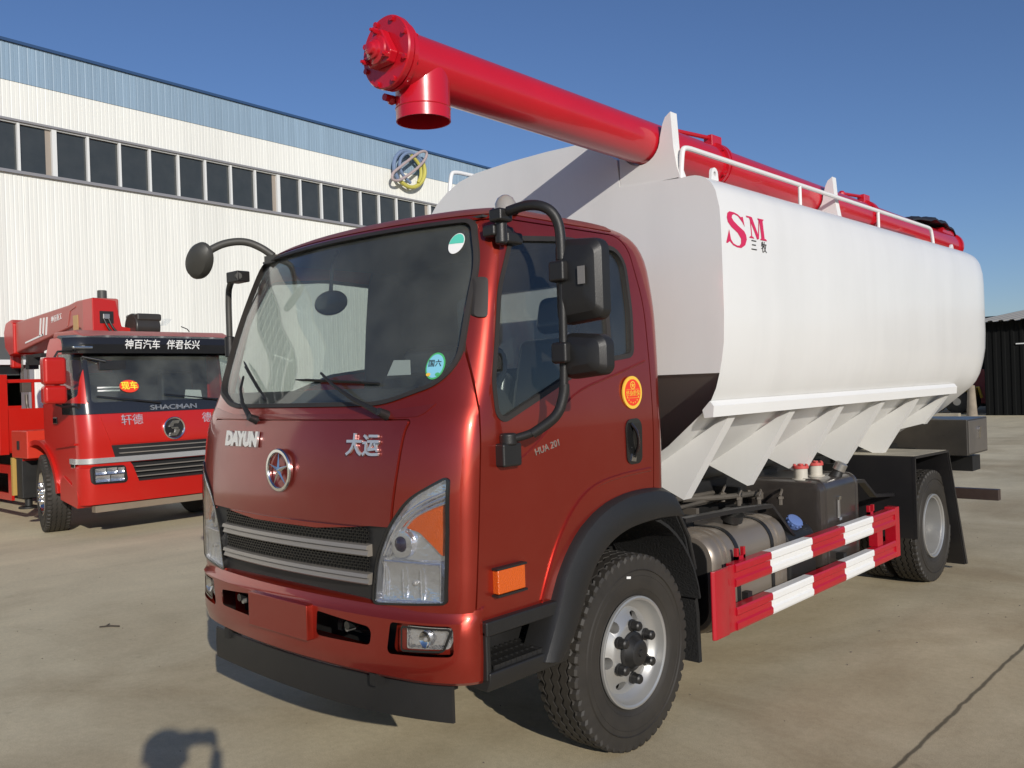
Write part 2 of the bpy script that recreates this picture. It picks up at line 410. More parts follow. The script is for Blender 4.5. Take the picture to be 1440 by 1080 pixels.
# rust-free raised swage following the wheel arch
sw = [(.60, .84), (.635, .93), (.70, 1.06), (.79, 1.18), (.90, 1.265), (1.02, 1.305), (1.20, 1.322), (1.32, 1.326), (1.43, 1.328)]
sw = [(p.x, p.y) for p in smoothp([(a, b, 0) for a, b in sw], 2)]
swp = sw+[(.0+a, b-.022) for a, b in sw[::-1]]
for sg in (1, -1):
    mb = MB(); n = len(sw); vs = []
    for a, z in sw:
        x = G(a, z) if a < 1.45 else G(1.45, z)
        for dx, dz in ((-.012, .016), (.010, .005), (.010, -.006), (-.012, -.022)): vs.append((sg*(x+dx), a, z+dz))
    fs = [(i*4+k, (i+1)*4+k, (i+1)*4+k+1, i*4+k+1) for i in range(n-1) for k in range(3)]
    mb.add(vs, fs).build('arch_swage', RED, cab)
def patch(d0, d1, poly, ax, a, b, name, m, parent, ang=40, label=None):
    me = boolean(boolean(cab_solid(d0), cab_solid(d1)), pm(poly, ax, a, b), 'INTERSECT'); o = link(name, me, m, parent, ang)
    if label: o['label'] = label
    return o
def ringpatch(d0, d1, poly, i0, i1, ax, a, b, name, m, parent):
    me = boolean(boolean(cab_solid(d0), cab_solid(d1)), ringm(poly, i0, i1, ax, a, b), 'INTERSECT'); return link(name, me, m, parent, 40)
# hood skin and cowl are dustier than the rest: thin skins proud of the shell
hood = patch(-.004, .008, offs(HOOD, .006), 'y', -.5, .5, 'hood_panel', RED_D, T)
roof_sk = link('roof_skin', boolean(boolean(cab_solid(-.003), cab_solid(.010)), MB().box((-2, .30, 2.505), (2, 1.34, 3.)).mesh(), 'INTERSECT'), mat('dusty_roof_red', (.20, .020, .015), .6, .2, .2, .3, dust=.45, dust_col=(.24, .15, .12)), T, 28)
cowl = patch(-.003, .008, COWL, 'y', -.5, .5, 'cowl_panel', RED_D, T)
# glazing
wsg = patch(.010, .015, offs(WS, .004), 'y', -.6, .9, 'windshield', GLW, T)
ringpatch(-.007, .022, WS, -.004, .014, 'y', -.6, .9, 'windshield_seal', RUBB, wsg)
for sg in (1, -1):
    a, b = (.3, 1.4) if sg > 0 else (-1.4, -.3)
    g = patch(.012, .016, offs(DW, .004), 'x', a, b, 'door_window', GLD, T)
    ringpatch(-.004, .020, DW, -.006, .016, 'x', a, b, 'window_seal', RUBB, g)
    # divider bar between the sliding pane and the quarter light
    if sg < 0: continue
    me = boolean(boolean(cab_solid(-.001), cab_solid(.02)), pm([(1.145, 1.85), (1.175, 1.86), (1.215, 2.44), (1.185, 2.44)], 'x', a, b), 'INTERSECT')
    link('window_divider', me, RUBB, g)
rwg = MB().prism(RW, 'y', 1.545, 1.549).build('rear_window', GLW, T)

# ---- front details: hood letters, star badge
def on_front(x, z, d=.0): return (x, F(x, z)-d, z)
for s, x, z, sz, sx, bo in (('DAYUN', -.375, 1.545, .088, 1.08, .007), ('大运', .545, 1.530, .098, .98, .002)):
    sl_ = (F(x+.1, z)-F(x-.1, z))/.2
    sz_ = (F(x, z+.04)-F(x, z-.04))/.08
    o = text('hood_lettering', s, sz, frame(on_front(x, z, .010), (1, sl_, 0), (0, sz_, 1)), LTR, hood, .010, sx, bo)
    o['label'] = 'chrome letters on the hood'
bd = MB(); c0 = Vector(on_front(0, 1.415, .014))
bd.lathe([(-.006, .098), (-.012, .094), (-.012, .082), (-.006, .078), (.004, .078), (.004, .098), (-.006, .098)], c0, 'y', 48)
ring_o = bd.build('star_badge', CHR, hood)
st = MB(); vs = [(0, -.016, 0)]
for k in range(10):
    a = pi/2+k*pi/5; r = .084 if k % 2 == 0 else .017; vs.append((r*cos(a), -.002 if k % 2 == 0 else -.008, r*sin(a)))
st.add([c0+Vector(v) for v in vs], [(0, 1+k, 1+(k+1) % 10) for k in range(10)]+[(0, 1, 2)]); st.build('star', CHR, hood, smooth=False)

# ---- grille
gmb = MB().prism(offs(GR, -.002), 'y', .055, .075); gr = gmb.build('grille', BLK, T)
def fx(x): return F(x, 1.05)
for (z0, z1) in ((1.078, 1.128), (.962, 1.010)):
    b = MB(); n = 28; vs = []
    for i in range(n+1):
        x = -.575+1.15*i/n; y = fx(x)
        for dy, dz in ((.03, z1), (-.008, z1-.004), (-.014, (z0+z1)/2+.006), (.0, (z0+z1)/2), (-.010, z0+.006), (-.004, z0), (.03, z0)): vs.append((x, y+dy, dz))
    fs = [(i*7+k, (i+1)*7+k, (i+1)*7+(k+1) % 7, i*7+(k+1) % 7) for i in range(n) for k in range(7)]+[tuple(range(7)), tuple(range(n*7, n*7+7))]
    b.add(vs, fs).build('grille_bar', SAT, gr)
# honeycomb mesh strips
for (z0, z1) in ((1.136, 1.186), (1.020, 1.070)):
    b = MB(); h = .0125; zc = z0
    rows = int((z1-z0)/h)+1
    for r in range(rows):
        z = z0+r*h
        for i in range(48):
            x = -.56+i*.0235+(.01175 if r % 2 else 0)
            if abs(x) > .56: continue
            y = fx(x)+.012; q = [(x+.0125*cos(R_(60*k+30)), z+.0082*sin(R_(60*k+30))*1.0) for k in range(6)]; q2 = [(x+.0095*cos(R_(60*k+30)), z+.0058*sin(R_(60*k+30))) for k in range(6)]
            vs = [(u, y, v) for u, v in q]+[(u, y, v) for u, v in q2]+[(u, y+.012, v) for u, v in q2]
            fs = [(k, (k+1) % 6, 6+(k+1) % 6, 6+k) for k in range(6)]+[(6+k, 6+(k+1) % 6, 12+(k+1) % 6, 12+k) for k in range(6)]
            b.add(vs, fs)
    me = b.mesh(fix=False); link('grille_mesh', me, BLKG, gr, smooth=False)
# black fill below the grille (radiator shade) with a tow hook tab
MB().box((-.70, .12, .80), (.70, .20, 1.21)).build('grille_backing', CHS, gr)

# ---- headlights
def headlight(sg):
    out = HLr if sg > 0 else HLl
    me = boolean(boolean(cab_solid(-.004), cab_solid(.002)), pm(offs(out, .010), 'y', -.4, .5), 'INTERSECT')
    h = link('headlight', me, LENS, T, 50)
    ringpatch(-.006, .03, out, -.001, .008, 'y', -.4, .5, 'lamp_gasket', BLKG, h)
    # bowl: a chromed tray that follows the body 7 cm behind the lens
    me = boolean(boolean(cab_solid(.030), cab_solid(.038)), pm(offs(out, -.002), 'y', -.4, .6), 'INTERSECT'); link('reflector_bowl', me, REFL, h, 50)
    wall = boolean(boolean(cab_solid(.003), cab_solid(.037)), ringm(out, .004, .010, 'y', -.4, .6), 'INTERSECT'); link('lamp_wall', wall, REFL, h, 40)
    def on(x, z, d): return Vector((sg*x, F(x, z)+d, z))
    # projector lens in a chromed barrel
    c = on(.735, 1.140, .028); ax = Vector((sg*.25, -1, 0)).normalized()
    p = MB(); p.tube([c+ax*(-.01), c+ax*.018, c+ax*.023, c+ax*.018], [.060, .054, .049, .044], 28, cap=False); p.build('projector_barrel', REFL, h)
    p = MB(); p.sphere(c+ax*(-.010), .044, n=24); p.build('projector_lens', PRJ, h)
    # square low-beam reflector: scooped bowl with a hood
    m = MB(); n = 14; vs = []
    for i in range(n+1):
        for k in range(n+1):
            u, v = -1+2*i/n, -1+2*k/n; x = .775+.135*u; z = .985+.078*v
            vs.append((sg*x, F(x, z)+.007+.021*(1-.5*u*u-.5*v*v), z))
    m.add(vs, [(i*(n+1)+k, (i+1)*(n+1)+k, (i+1)*(n+1)+k+1, i*(n+1)+k+1) for i in range(n) for k in range(n)]); m.build('low_beam_reflector', REFL, h)
    p = MB(); p.sphere(on(.79, .985, .024), .012, n=12); p.build('bulb', LAMPW, h)
    f = MB(); pts = [(.635, .905), (.912, .92), (.918, 1.068), (.655, 1.068)]
    q = [on(x, z, .007) for x, z in pts]; f.tube(q, .0045, 6, closed=True); f.build('reflector_frame', REFL, h)
    # three nested chrome ribs along the slanted top
    for k, of in enumerate((.030, .048, .066)):
        pts = [(.632+of*.7, 1.09), (.685+of*.7, 1.20-of*.3), (.760+of*.5, 1.285-of*.6), (.84+of*.3, 1.340-of*.9), (.942, 1.388-of*1.15)]
        pts = [(a.x, a.y) for a in smoothp([(x, z, 0) for x, z in pts], 2)]
        MB().tube([on(x, z, .006+.005*k) for x, z in pts], .006, 8).build('chrome_rib', REFL, h)
    for k in range(3):
        x = .66+.085*k; MB().tube([on(x, z, .009) for z in (.925, .96, 1.0, 1.04)], .003, 6).build('lens_flute', REFL, h)
    # amber indicator, triangular, behind the lens
    poly = rpoly([(.735, 1.210, .006), (.82, 1.268, .1), (.930, 1.305, .01), (.935, 1.075, .015), (.88, 1.135, .05), (.82, 1.190, .05)], 4)
    me = boolean(boolean(cab_solid(.016), cab_solid(.024)), pm([(sg*x, z) for x, z in poly], 'y', -.4, .5), 'INTERSECT'); link('indicator', me, AMB, h)
    return h
headlight(1); headlight(-1)

# ---- bumper
def BF(q): return .11*q*q+.13*(1-math.sqrt(max(0, 1-q**8)))
def bplan(z, d=0):
    w = interp(z, [(.58, .998), (.605, 1.016), (.70, 1.022), (.885, 1.022), (.90, 1.012)])-d
    yf = interp(z, [(.58, .02), (.605, -.008), (.66, -.02), (.845, -.02), (.853, -.008), (.885, .002), (.90, .03)])+d
    pts = []
    for k in range(33):
        if k < 14: q = .75*k/14; pts.append((w*q, yf+BF(q)))
        else:
            q = .75+.25*(1-(1-(k-14)/18)**2); pts.append((w*q, yf+BF(q)))
    pts.append((w, .236)); pts.append((w-.16, .236)); return pts+[(-x, y) for x, y in pts[::-1] if x > 0]
def bump_solid(d=0, z0=.59, z1=.898):
    zs = sorted(set([z0, z1]+[z for z in (.595, .605, .615, .63, .66, .70, .78, .84, .855, .870, .885, .893) if z0 < z < z1])); vs = []; fs = []
    for z in zs: pl = bplan(z, d); n = len(pl); vs += [(x, y, z) for x, y in pl]
    for i in range(len(zs)-1):
        for k in range(n): fs.append((i*n+k, i*n+(k+1) % n, (i+1)*n+(k+1) % n, (i+1)*n+k))
    m = (len(zs)-1)*n; return MB().add(vs, fs+[tuple(range(n))[::-1], tuple(range(m, m+n))]).mesh()
bm_ = bump_solid()
bm_ = boolean(bm_, pm(sym([(.66, .5), (.66, .95)]), 'y', .045, .8)); bm_ = boolean(bm_, pm(sym([(.80, .5), (.80, .95)]), 'y', .13, .8))       # hollow behind
for sg in (1, -1):
    o1 = rpoly([(sg*.255, .715, .02), (sg*.585, .720, .025), (sg*.60, .795, .03), (sg*.265, .822, .012)], 4)
    bm_ = boolean(bm_, pm(o1, 'y', -.3, .6))
    o2 = rpoly([(sg*.675, .700, .02), (sg*.965, .712, .02), (sg*.965, .832, .02), (sg*.70, .830, .02)], 4)
    bm_ = boolean(bm_, boolean(boolean(bump_solid(-.05, .55, .95), bump_solid(.035, .55, .95)), pm(o2, 'y', -.3, .6), 'INTERSECT'))
BU = link('bumper', bm_, RED, T, 30, bevel=.004)
pl_ = rpoly(sym([(.235, .690, .008), (.235, .845, .008)]), 3)
MB().prism(pl_, 'y', -.047, .0).build('plate_panel', RED, BU, bevel=.004)
MB().box((-.62, .16, .66), (.62, .20, .84)).build('bumper_backing', CHS, BU)
def o2_(sg): return rpoly([(sg*.675, .700, .02), (sg*.965, .712, .02), (sg*.965, .832, .02), (sg*.70, .830, .02)], 4)
for sg in (1, -1):
    p = MB(); p.cyl((sg*.43, .02, .775), (sg*.43, .16, .775), .018); p.box((sg*.43-.1, .10, .725), (sg*.43+.1, .13, .745)); p.box((sg*.33-.02, .06, .73), (sg*.33+.02, .14, .80)); p.build('tow_eye', BLKG, BU)
    c = MB(); c.cyl((sg*.415, .03, .757), (sg*.415, .07, .757), .012); c.build('tow_pin', STL, BU)
    # fog lamp
    sh = rpoly([(sg*.748, .722, .008), (sg*.925, .732, .02), (sg*.955, .815, .01), (sg*.752, .815, .01)], 4)
    def bp_(d0, d1, poly, nm, m, par): return link(nm, boolean(boolean(bump_solid(d0, .55, .95), bump_solid(d1, .55, .95)), pm(poly, 'y', -.3, .17), 'INTERSECT'), m, par, 35)
    fl = bp_(.028, .036, sh, 'fog_lamp', REFL, BU)
    bp_(.006, .010, offs(sh, .003), 'fog_lens', LENS, fl)
    link('fog_bezel', boolean(boolean(bump_solid(.004, .55, .95), bump_solid(.034, .55, .95)), ringm(sh, -.006, .003, 'y', -.3, .17), 'INTERSECT'), BLKG, fl)
    y = -.02+BF(.845/1.022)+.03
    bp_(.0365, .042, offs(o2_(sg), -.002), 'fog_pocket', RED, BU)
    P = MB(); n = 10; P.lathe([(-.012*(k/n)**2, .003+.030*k/n) for k in range(n+1)], (sg*.845, y, .770), 'y', 24); P.build('fog_reflector', CHR, fl)
    MB().sphere((sg*.845, y-.010, .770), .010, n=10).build('fog_bulb', LAMPW, fl)

# air dam / underrun strip below the bumper
def strip():
    top = []; n = 60
    for k in range(n+1):
        x = -.735+1.635*k/n; y = .025+(.150*(x/.90)**2.5 if x > 0 else .035*(x/.735)**2); top.append((x, y))
    vs = []; 
    for x, y in top: vs += [(x, y, .425), (x, y-.004, .50), (x, y, .572), (x, y+.006, .578), (x, y+.012, .572), (x, y+.012, .425)]
    fs = [(i*6+k, (i+1)*6+k, (i+1)*6+(k+1) % 6, i*6+(k+1) % 6) for i in range(n) for k in range(6)]+[tuple(range(6)), tuple(range(n*6, n*6+6))]
    MB().add(vs, fs).build('air_dam', BLK, T)
    MB().box((-.78, .20, .50), (.78, .32, .60)).box((-.6, .03, .55), (-.56, .25, .60)).box((.56, .03, .55), (.6, .25, .60)).build('dam_bracket', CHS, T)
strip()

# ---- wipers
def wiper(base, tip, b0, b1, nm='wiper'):
    bx, bz = base; tx, tz = tip
    B = Vector(on_front(bx, bz, .035)); Tp = Vector(on_front(tx, tz, .03)); mid = B.lerp(Tp, .35)+Vector((0, -.03, 0))
    w_ = MB(); w_.tube([B, mid, B.lerp(Tp, .7)+Vector((0, -.028, 0)), Tp], [.014, .010, .007, .006], 8); w_.cyl(B+Vector((0, .035, -.01)), B+Vector((0, -.012, .01)), .022, .016)
    o = w_.build(nm, BLK, T)
    P = [Vector(on_front(b0[0]+(b1[0]-b0[0])*k/12, b0[1]+(b1[1]-b0[1])*k/12, .004)) for k in range(13)]
    bl = MB(); bl.tube(P, [.003]+[.006]*11+[.003], 6); bl.tube([p+Vector((0, -.012, .004)) for p in P[2:11]], .004, 6); bl.build('wiper_blade', BLK, o)
wiper((.64, 1.665), (.20, 1.845), (-.02, 1.822), (.56, 1.79))
wiper((-.27, 1.645), (-.50, 1.85), (-.245, 1.735), (-.60, 1.93))

# ---- stickers just inside the windshield
def disc_on(x, z, rx, rz, d, m, name, par, th=.001, n=28, ring=None, half=None):
    vs = []; c = on_front(x, z, d); 
    for k in range(n):
        a = 2*pi*k/n; xx = x+rx*cos(a); zz = z+rz*sin(a)
        if half is not None: zz = max(zz, z) if half > 0 else min(zz, z)
        vs.append((xx, F(xx, zz)-d, zz))
    vs2 = [(a, b+th, c_) for a, b, c_ in vs]
    return MB().add([c]+vs+vs2, [(0, 1+k, 1+(k+1) % n) for k in range(n)]+[(1+k, 1+(k+1) % n, 1+n+(k+1) % n, 1+n+k) for k in range(n)]).build(name, m, par)
s1 = disc_on(.775, 2.375, .034, .046, -.0085, PAPER, 'round_sticker', wsg); disc_on(.775, 2.375, .032, .043, -.0070, TEAL, 'sticker_top', s1, half=1)
s1['label'] = 'round teal and white sticker at the top corner of the windshield'
s2 = disc_on(.812, 1.852, .043, .055, -.0085, GRN, 'round_sticker', wsg); disc_on(.812, 1.852, .037, .048, -.0072, CYN, 'sticker_centre', s2)
s2['label'] = 'round emission sticker low on the windshield'
zs_ = (F(.812, 1.885)-F(.812, 1.815))/.07; xs_ = (F(.847, 1.852)-F(.777, 1.852))/.07
text('sticker_text', '国六', .032, frame((.812, F(.812, 1.862)+.0045, 1.862), (1, xs_, 0), (0, zs_, 1)), INK, s2, .001, 1)
for k, c in enumerate((YEL, GRN)):
    disc_on(.812+(-.022 if k == 0 else .020), 1.818, .010, .007, -.0055, c, 'sticker_motif', s2)
pp = MB()
q = [(.505, 1.822), (.635, 1.822), (.615, 1.885), (.525, 1.888)]
pp.add([(x, F(x, z)+.075, z) for x, z in q]+[(x, F(x, z)+.078, z) for x, z in q], [(0, 1, 2, 3), (7, 6, 5, 4), (0, 1, 5, 4), (1, 2, 6, 5), (2, 3, 7, 6), (3, 0, 4, 7)]); pp.build('paper_slip', PAPER, T, smooth=False)

# ---- interior
ins = MB(); ins.prism(rpoly([(.14, 1.30), (.13, 1.64, .03), (.30, 1.775, .10), (.50, 1.75, .08), (.60, 1.60, .04), (.60, 1.30)], 5), 'x', -.93, .93)
ins.prism(rpoly([(.30, 1.70), (.36, 1.835, .05), (.55, 1.82, .05), (.60, 1.70)], 4), 'x', .33, .78); link('dashboard', boolean(ins.mesh(), cab_solid(.045), 'INTERSECT'), INT2, T)
link('cab_floor', boolean(MB().box((-.97, .22, .86), (.97, .66, .90)).box((-.97, .66, 1.245), (.97, 1.52, 1.27)).mesh(), cab_solid(.04), 'INTERSECT'), INT, T)
link('rear_lining', boolean(boolean(boolean(cab_solid(.037), cab_solid(.046)), pm(RW, 'y', 1.3, 1.8)), MB().box((-2, 1.25, 1.24), (2, 1.8, 2.5)).mesh(), 'INTERSECT'), INT, T)
MB().box((-.86, .48, 2.485), (.86, 1.36, 2.495)).build('roof_lining', INT2, T)
for sx in (.48, -.48, 0):
    w_ = .24 if sx else .17; s_ = MB()
    s_.box((sx-w_, .72, 1.28), (sx+w_, 1.22, 1.42)); rr = Matrix.Rotation(R_(-14), 3, 'X')
    s_.box((sx-w_, 1.20, 1.36), (sx+w_, 1.32, 2.02 if sx else 1.85), rr, (sx, 1.26, 1.38))
    if sx > 0: s_.box((sx-.14, 1.20, 2.05), (sx+.14, 1.30, 2.25), rr, (sx, 1.26, 1.38))
    o = s_.build('seat', SEAT, T, bevel=.05, bseg=4)
sw_ = MB(); C_ = Vector((.50, .70, 1.78)); U = Vector((1, 0, 0)); V = Vector((0, .62, .78)); sw_.tube([C_+(U*cos(2*pi*k/32)+V*sin(2*pi*k/32))*.22 for k in range(32)], .014, 8, closed=True)
for a in (0, 120, 240): sw_.tube([C_+Vector((0, -.02, -.03)), C_+(U*cos(R_(a+90))+V*sin(R_(a+90)))*.21], .012, 6)
sw_.tube([C_+Vector((0, -.02, -.02)), C_+Vector((0, -.35, -.35))], .03, 10); sw_.build('steering_wheel', INT, T)
rv = MB(); rv.sphere((-.13, .40, 2.20), .1, (1.35, .25, .62), 20); rv.tube([(-.13, .40, 2.24), (-.13, .42, 2.40), (-.12, .45, 2.46)], .010, 8); rv.build('interior_mirror', BLKG, T)

# ---- door hardware
D_ = MB(); hd = rpoly([(1.232, 1.365, .04), (1.355, 1.365, .035), (1.362, 1.585, .045), (1.225, 1.580, .05)], 5)
me = boolean(boolean(cab_solid(-.006), cab_solid(.010)), pm(hd, 'x', .6, 1.4), 'INTERSECT'); dh = link('door_handle', me, BLKG, T)
MB().tube(smoothp([(1.034, 1.27, 1.56), (1.058, 1.29, 1.52), (1.060, 1.295, 1.45), (1.036, 1.29, 1.40)], 2), .016, 10, ry=.5).build('handle_grip', BLKG, dh)
MB().prism(rpoly([(1.255, 1.382), (1.295, 1.376), (1.30, 1.402), (1.27, 1.415)], 2), 'x', 1.036, 1.041).build('key_lock', CHR, dh)
# round gold-ringed emblem
def side_disc(y, z, ry, rz, x0, x1, m, name, par, n=36, r0=None):
    P = MB().prism([(y+ry*cos(2*pi*k/n), z+rz*sin(2*pi*k/n)) for k in range(n)], 'x', x0, x1) if r0 is None else None
    return P.build(name, m, par)
X = 1.0285
em = side_disc(1.297, 1.708, .079, .079, X-.004, X+.003, YEL, 'door_emblem', T); em['label'] = 'round gold ringed red emblem sticker on the cab side'
side_disc(1.297, 1.708, .064, .064, X+.0031, X+.0042, REDS, 'emblem_field', em)
fr_ = lambda y, z, x: frame((x, y, z), (0, 1, 0), (0, 0, 1))
text('emblem_text', '终身质保', .030, fr_(1.297, 1.702, X+.0055), YEL, em, .001, .95)
MB().lathe([(0, .020), (.001, .020), (.001, .016), (0, .016), (0, .020)], (X+.0046, 1.297, 1.742), 'x', 24).build('emblem_ring', YEL, em)
s_ = MB(); n = 5; c = Vector((X+.0052, 1.297, 1.742)); vs = [c]+[c+Vector((0, (.017 if k % 2 == 0 else .005)*cos(pi/2+k*pi/5), (.017 if k % 2 == 0 else .005)*sin(pi/2+k*pi/5))) for k in range(10)]
s_.add(vs, [(0, 1+k, 1+(k+1) % 10) for k in range(10)]).build('emblem_star', YEL, em, smooth=False)
for k in range(7):
    a = R_(205+k*21.5); s_ = MB(); s_.box((X+.0046, 1.297+.05*cos(a)-.003, 1.708+.05*sin(a)-.003), (X+.0052, 1.297+.05*cos(a)+.003, 1.708+.05*sin(a)+.003)); s_.build('emblem_dot', YEL, em)
MB().box((X+.0046, 1.245, 1.722), (X+.0052, 1.349, 1.7235)).box((X+.0046, 1.245, 1.681), (X+.0052, 1.349, 1.6825)).build('emblem_line', YEL, em)
t_ = text('door_lettering', 'HUA 201', .042, frame((1.0315, .655, 1.492), (0, 1, .20), (0, -.1, 1)), SAT, T, .004, 1.05)
# press line on the door
for sg in (1, -1):
    ln = smoothp([(0, .36, 1.445), (0, .47, 1.44), (0, .72, 1.60), (0, .85, 1.72), (0, 1.2, 1.80), (0, 1.44, 1.86)], 2)
    vs = []
    for p in ln:
        x = G(p.y, p.z)
        for dx, dz in ((-.006, .014), (.006, 0), (-.006, -.012)): vs.append((sg*(x+dx), p.y, p.z+dz))
    MB().add(vs, [(i*3+k, (i+1)*3+k, (i+1)*3+k+1, i*3+k+1) for i in range(len(ln)-1) for k in range(2)]).build('press_line', RED, cab)
# A-pillar vent and side marker
pv = rpoly([(.325, 2.045, .012), (.362, 2.045, .012), (.405, 2.215, .012), (.368, 2.215, .012)], 4)
me = boolean(boolean(cab_solid(-.008), cab_solid(.01)), pm(pv, 'x', .89, 1.4), 'INTERSECT'); link('pillar_vent', me, RUBB, T)
sm = MB(); sm.box((1.015, .305, .930), (1.050, .468, 1.028)); o = sm.build('side_marker', AMB, T, bevel=.006)
for z in (1.028, .921): MB().box((1.012, .298, z), (1.054, .474, z+.008)).build('marker_frame', BLK, o)
# ---- roof beacon
bc = MB(); bc.lathe([(0, .056), (.012, .056), (.014, .050), (.045, .046), (.068, .034), (.080, .016), (.083, .001)], (.885, .60, 2.508), 'z', 28); bc.build('roof_beacon', LAMPW, T)

# ---- mirrors, driver's side
pole = smoothp([(.97, .47, 2.462), (1.03, .47, 2.485), (1.13, .475, 2.495), (1.215, .50, 2.47), (1.245, .53, 2.40), (1.245, .53, 2.2), (1.24, .53, 1.9), (1.235, .53, 1.72), (1.215, .51, 1.63), (1.13, .45, 1.565), (1.06, .40, 1.545)], 3)
mp = MB().tube(pole, .017, 14).build('mirror_pole', BLK, T)
sl_v = MB().tube(smoothp([(1.02, .47, 2.482), (1.13, .475, 2.495), (1.215, .50, 2.47), (1.245, .53, 2.40), (1.245, .53, 2.26)], 3), .021, 14).build('pole_sleeve', BLK, mp)
sl_v = MB().tube(smoothp([(1.238, .53, 1.76), (1.235, .53, 1.72), (1.215, .51, 1.63), (1.13, .45, 1.565)], 3), .021, 14).build('pole_sleeve', BLK, mp)
b = MB(); b.box((.90, .43, 2.385), (.97, .56, 2.435)); b.box((.95, .42, 2.44), (1.02, .50, 2.495)); b.cyl((.975, .47, 2.35), (.975, .47, 2.48), .026); b.box((.93, .50, 2.36), (.985, .60, 2.41)); b.build('upper_bracket', BLK, mp, bevel=.012)
b = MB(); b.box((1.00, .335, 1.435), (1.075, .445, 1.53)); b.cyl((1.05, .39, 1.52), (1.05, .39, 1.57), .036); b.build('lower_bracket', BLK, mp, bevel=.010)
def mir(x0, x1, z0, z1, y, rz, z_cl):
    n = 10; m = MB(); out = rpoly([(x0, z0, .045), (x1, z0+.02, .04), (x1, z1-.02, .05), (x0, z1, .045)], 6)
    cx, cz = (x0+x1)/2, (z0+z1)/2; vs = []; k = len(out)
    for s, dy in ((1, .03), (1.0, .0), (.97, -.02), (.80, -.045), (.45, -.062)): vs += [(cx+(x-cx)*s, y+dy, cz+(z-cz)*s) for x, z in out]
    fs = [(a*k+i, a*k+(i+1) % k, (a+1)*k+(i+1) % k, (a+1)*k+i) for a in range(4) for i in range(k)]+[tuple(range(4*k, 5*k)), tuple(range(k))[::-1]]
    rot = Matrix.Rotation(R_(rz), 3, 'Z'); pv_ = Vector((1.245, y, 0)); vs = [rot @ (Vector(v)-pv_)+pv_ for v in vs]
    h = m.add(vs, fs).build('door_mirror', BLK, T, ang=24)
    g = MB().prism(offs(out, .012), 'y', y+.0302, y+.033); g.v = [rot @ (Vector(v)-pv_)+pv_ for v in g.v]; g.build('mirror_glass', CHR, h)
    c = MB(); c.box((1.208, .485, z_cl-.042), (1.285, .565, z_cl+.042)); c.build('mirror_clamp', BLK, h, bevel=.012)
    return h
m1 = mir(1.192, 1.420, 1.995, 2.352, .575, 4, 2.21); m1['label'] = 'large black door mirror, upper one'
MB().box((1.34, .5085, 2.15), (1.375, .5105, 2.22)).build('mirror_sticker', mat('grey_sticker', (.20, .19, .18), .6), m1)
m2 = mir(1.212, 1.428, 1.775, 1.970, .575, 4, 1.885); m2['label'] = 'small black door mirror, lower one'
# passenger side: pole and round look-down mirror on a bowed arm
ap = smoothp([(-.66, .42, 2.50), (-.70, .38, 2.545), (-.735, .30, 2.58), (-.77, .20, 2.565), (-.79, .12, 2.52), (-.79, .09, 2.49)], 3)
am = MB().tube(ap, .020, 12); am.box((-.70, .39, 2.46), (-.60, .47, 2.50)); am = am.build('front_mirror_arm', BLKD, T)
h = MB(); rot = Matrix.Rotation(R_(-35), 3, 'Y'); 
vs = []; n = 28
prof = [(-.05, .002), (-.048, .05), (-.035, .085), (-.01, .105), (.012, .108), (.02, .10), (.02, .002)]
h.lathe(prof, (0, 0, 0), 'y', n); R3 = Matrix.Rotation(R_(48), 3, 'Y') @ Matrix.Rotation(R_(25), 3, 'Z')
h.v = [R3 @ Vector((v[0]*.70, v[1]*.9, v[2]*1.02))+Vector((-.80, .07, 2.462)) for v in h.v]; h.build('front_mirror', BLKD, T)
pl2 = smoothp([(-.93, .37, 2.42), (-1.03, .40, 2.425), (-1.15, .44, 2.40), (-1.19, .45, 2.34), (-1.19, .45, 2.1), (-1.19, .45, 1.75)], 3)
p2 = MB().tube(pl2, .018, 12).build('mirror_pole', BLKD, T)
MB().box((-1.05, .36, 2.39), (-.93, .44, 2.45)).build('pole_clamp', BLK, p2, bevel=.006); MB().cyl((-1.19, .45, 1.98), (-1.19, .45, 2.10), .028).build('pole_clamp', BLK, p2, bevel=.006)

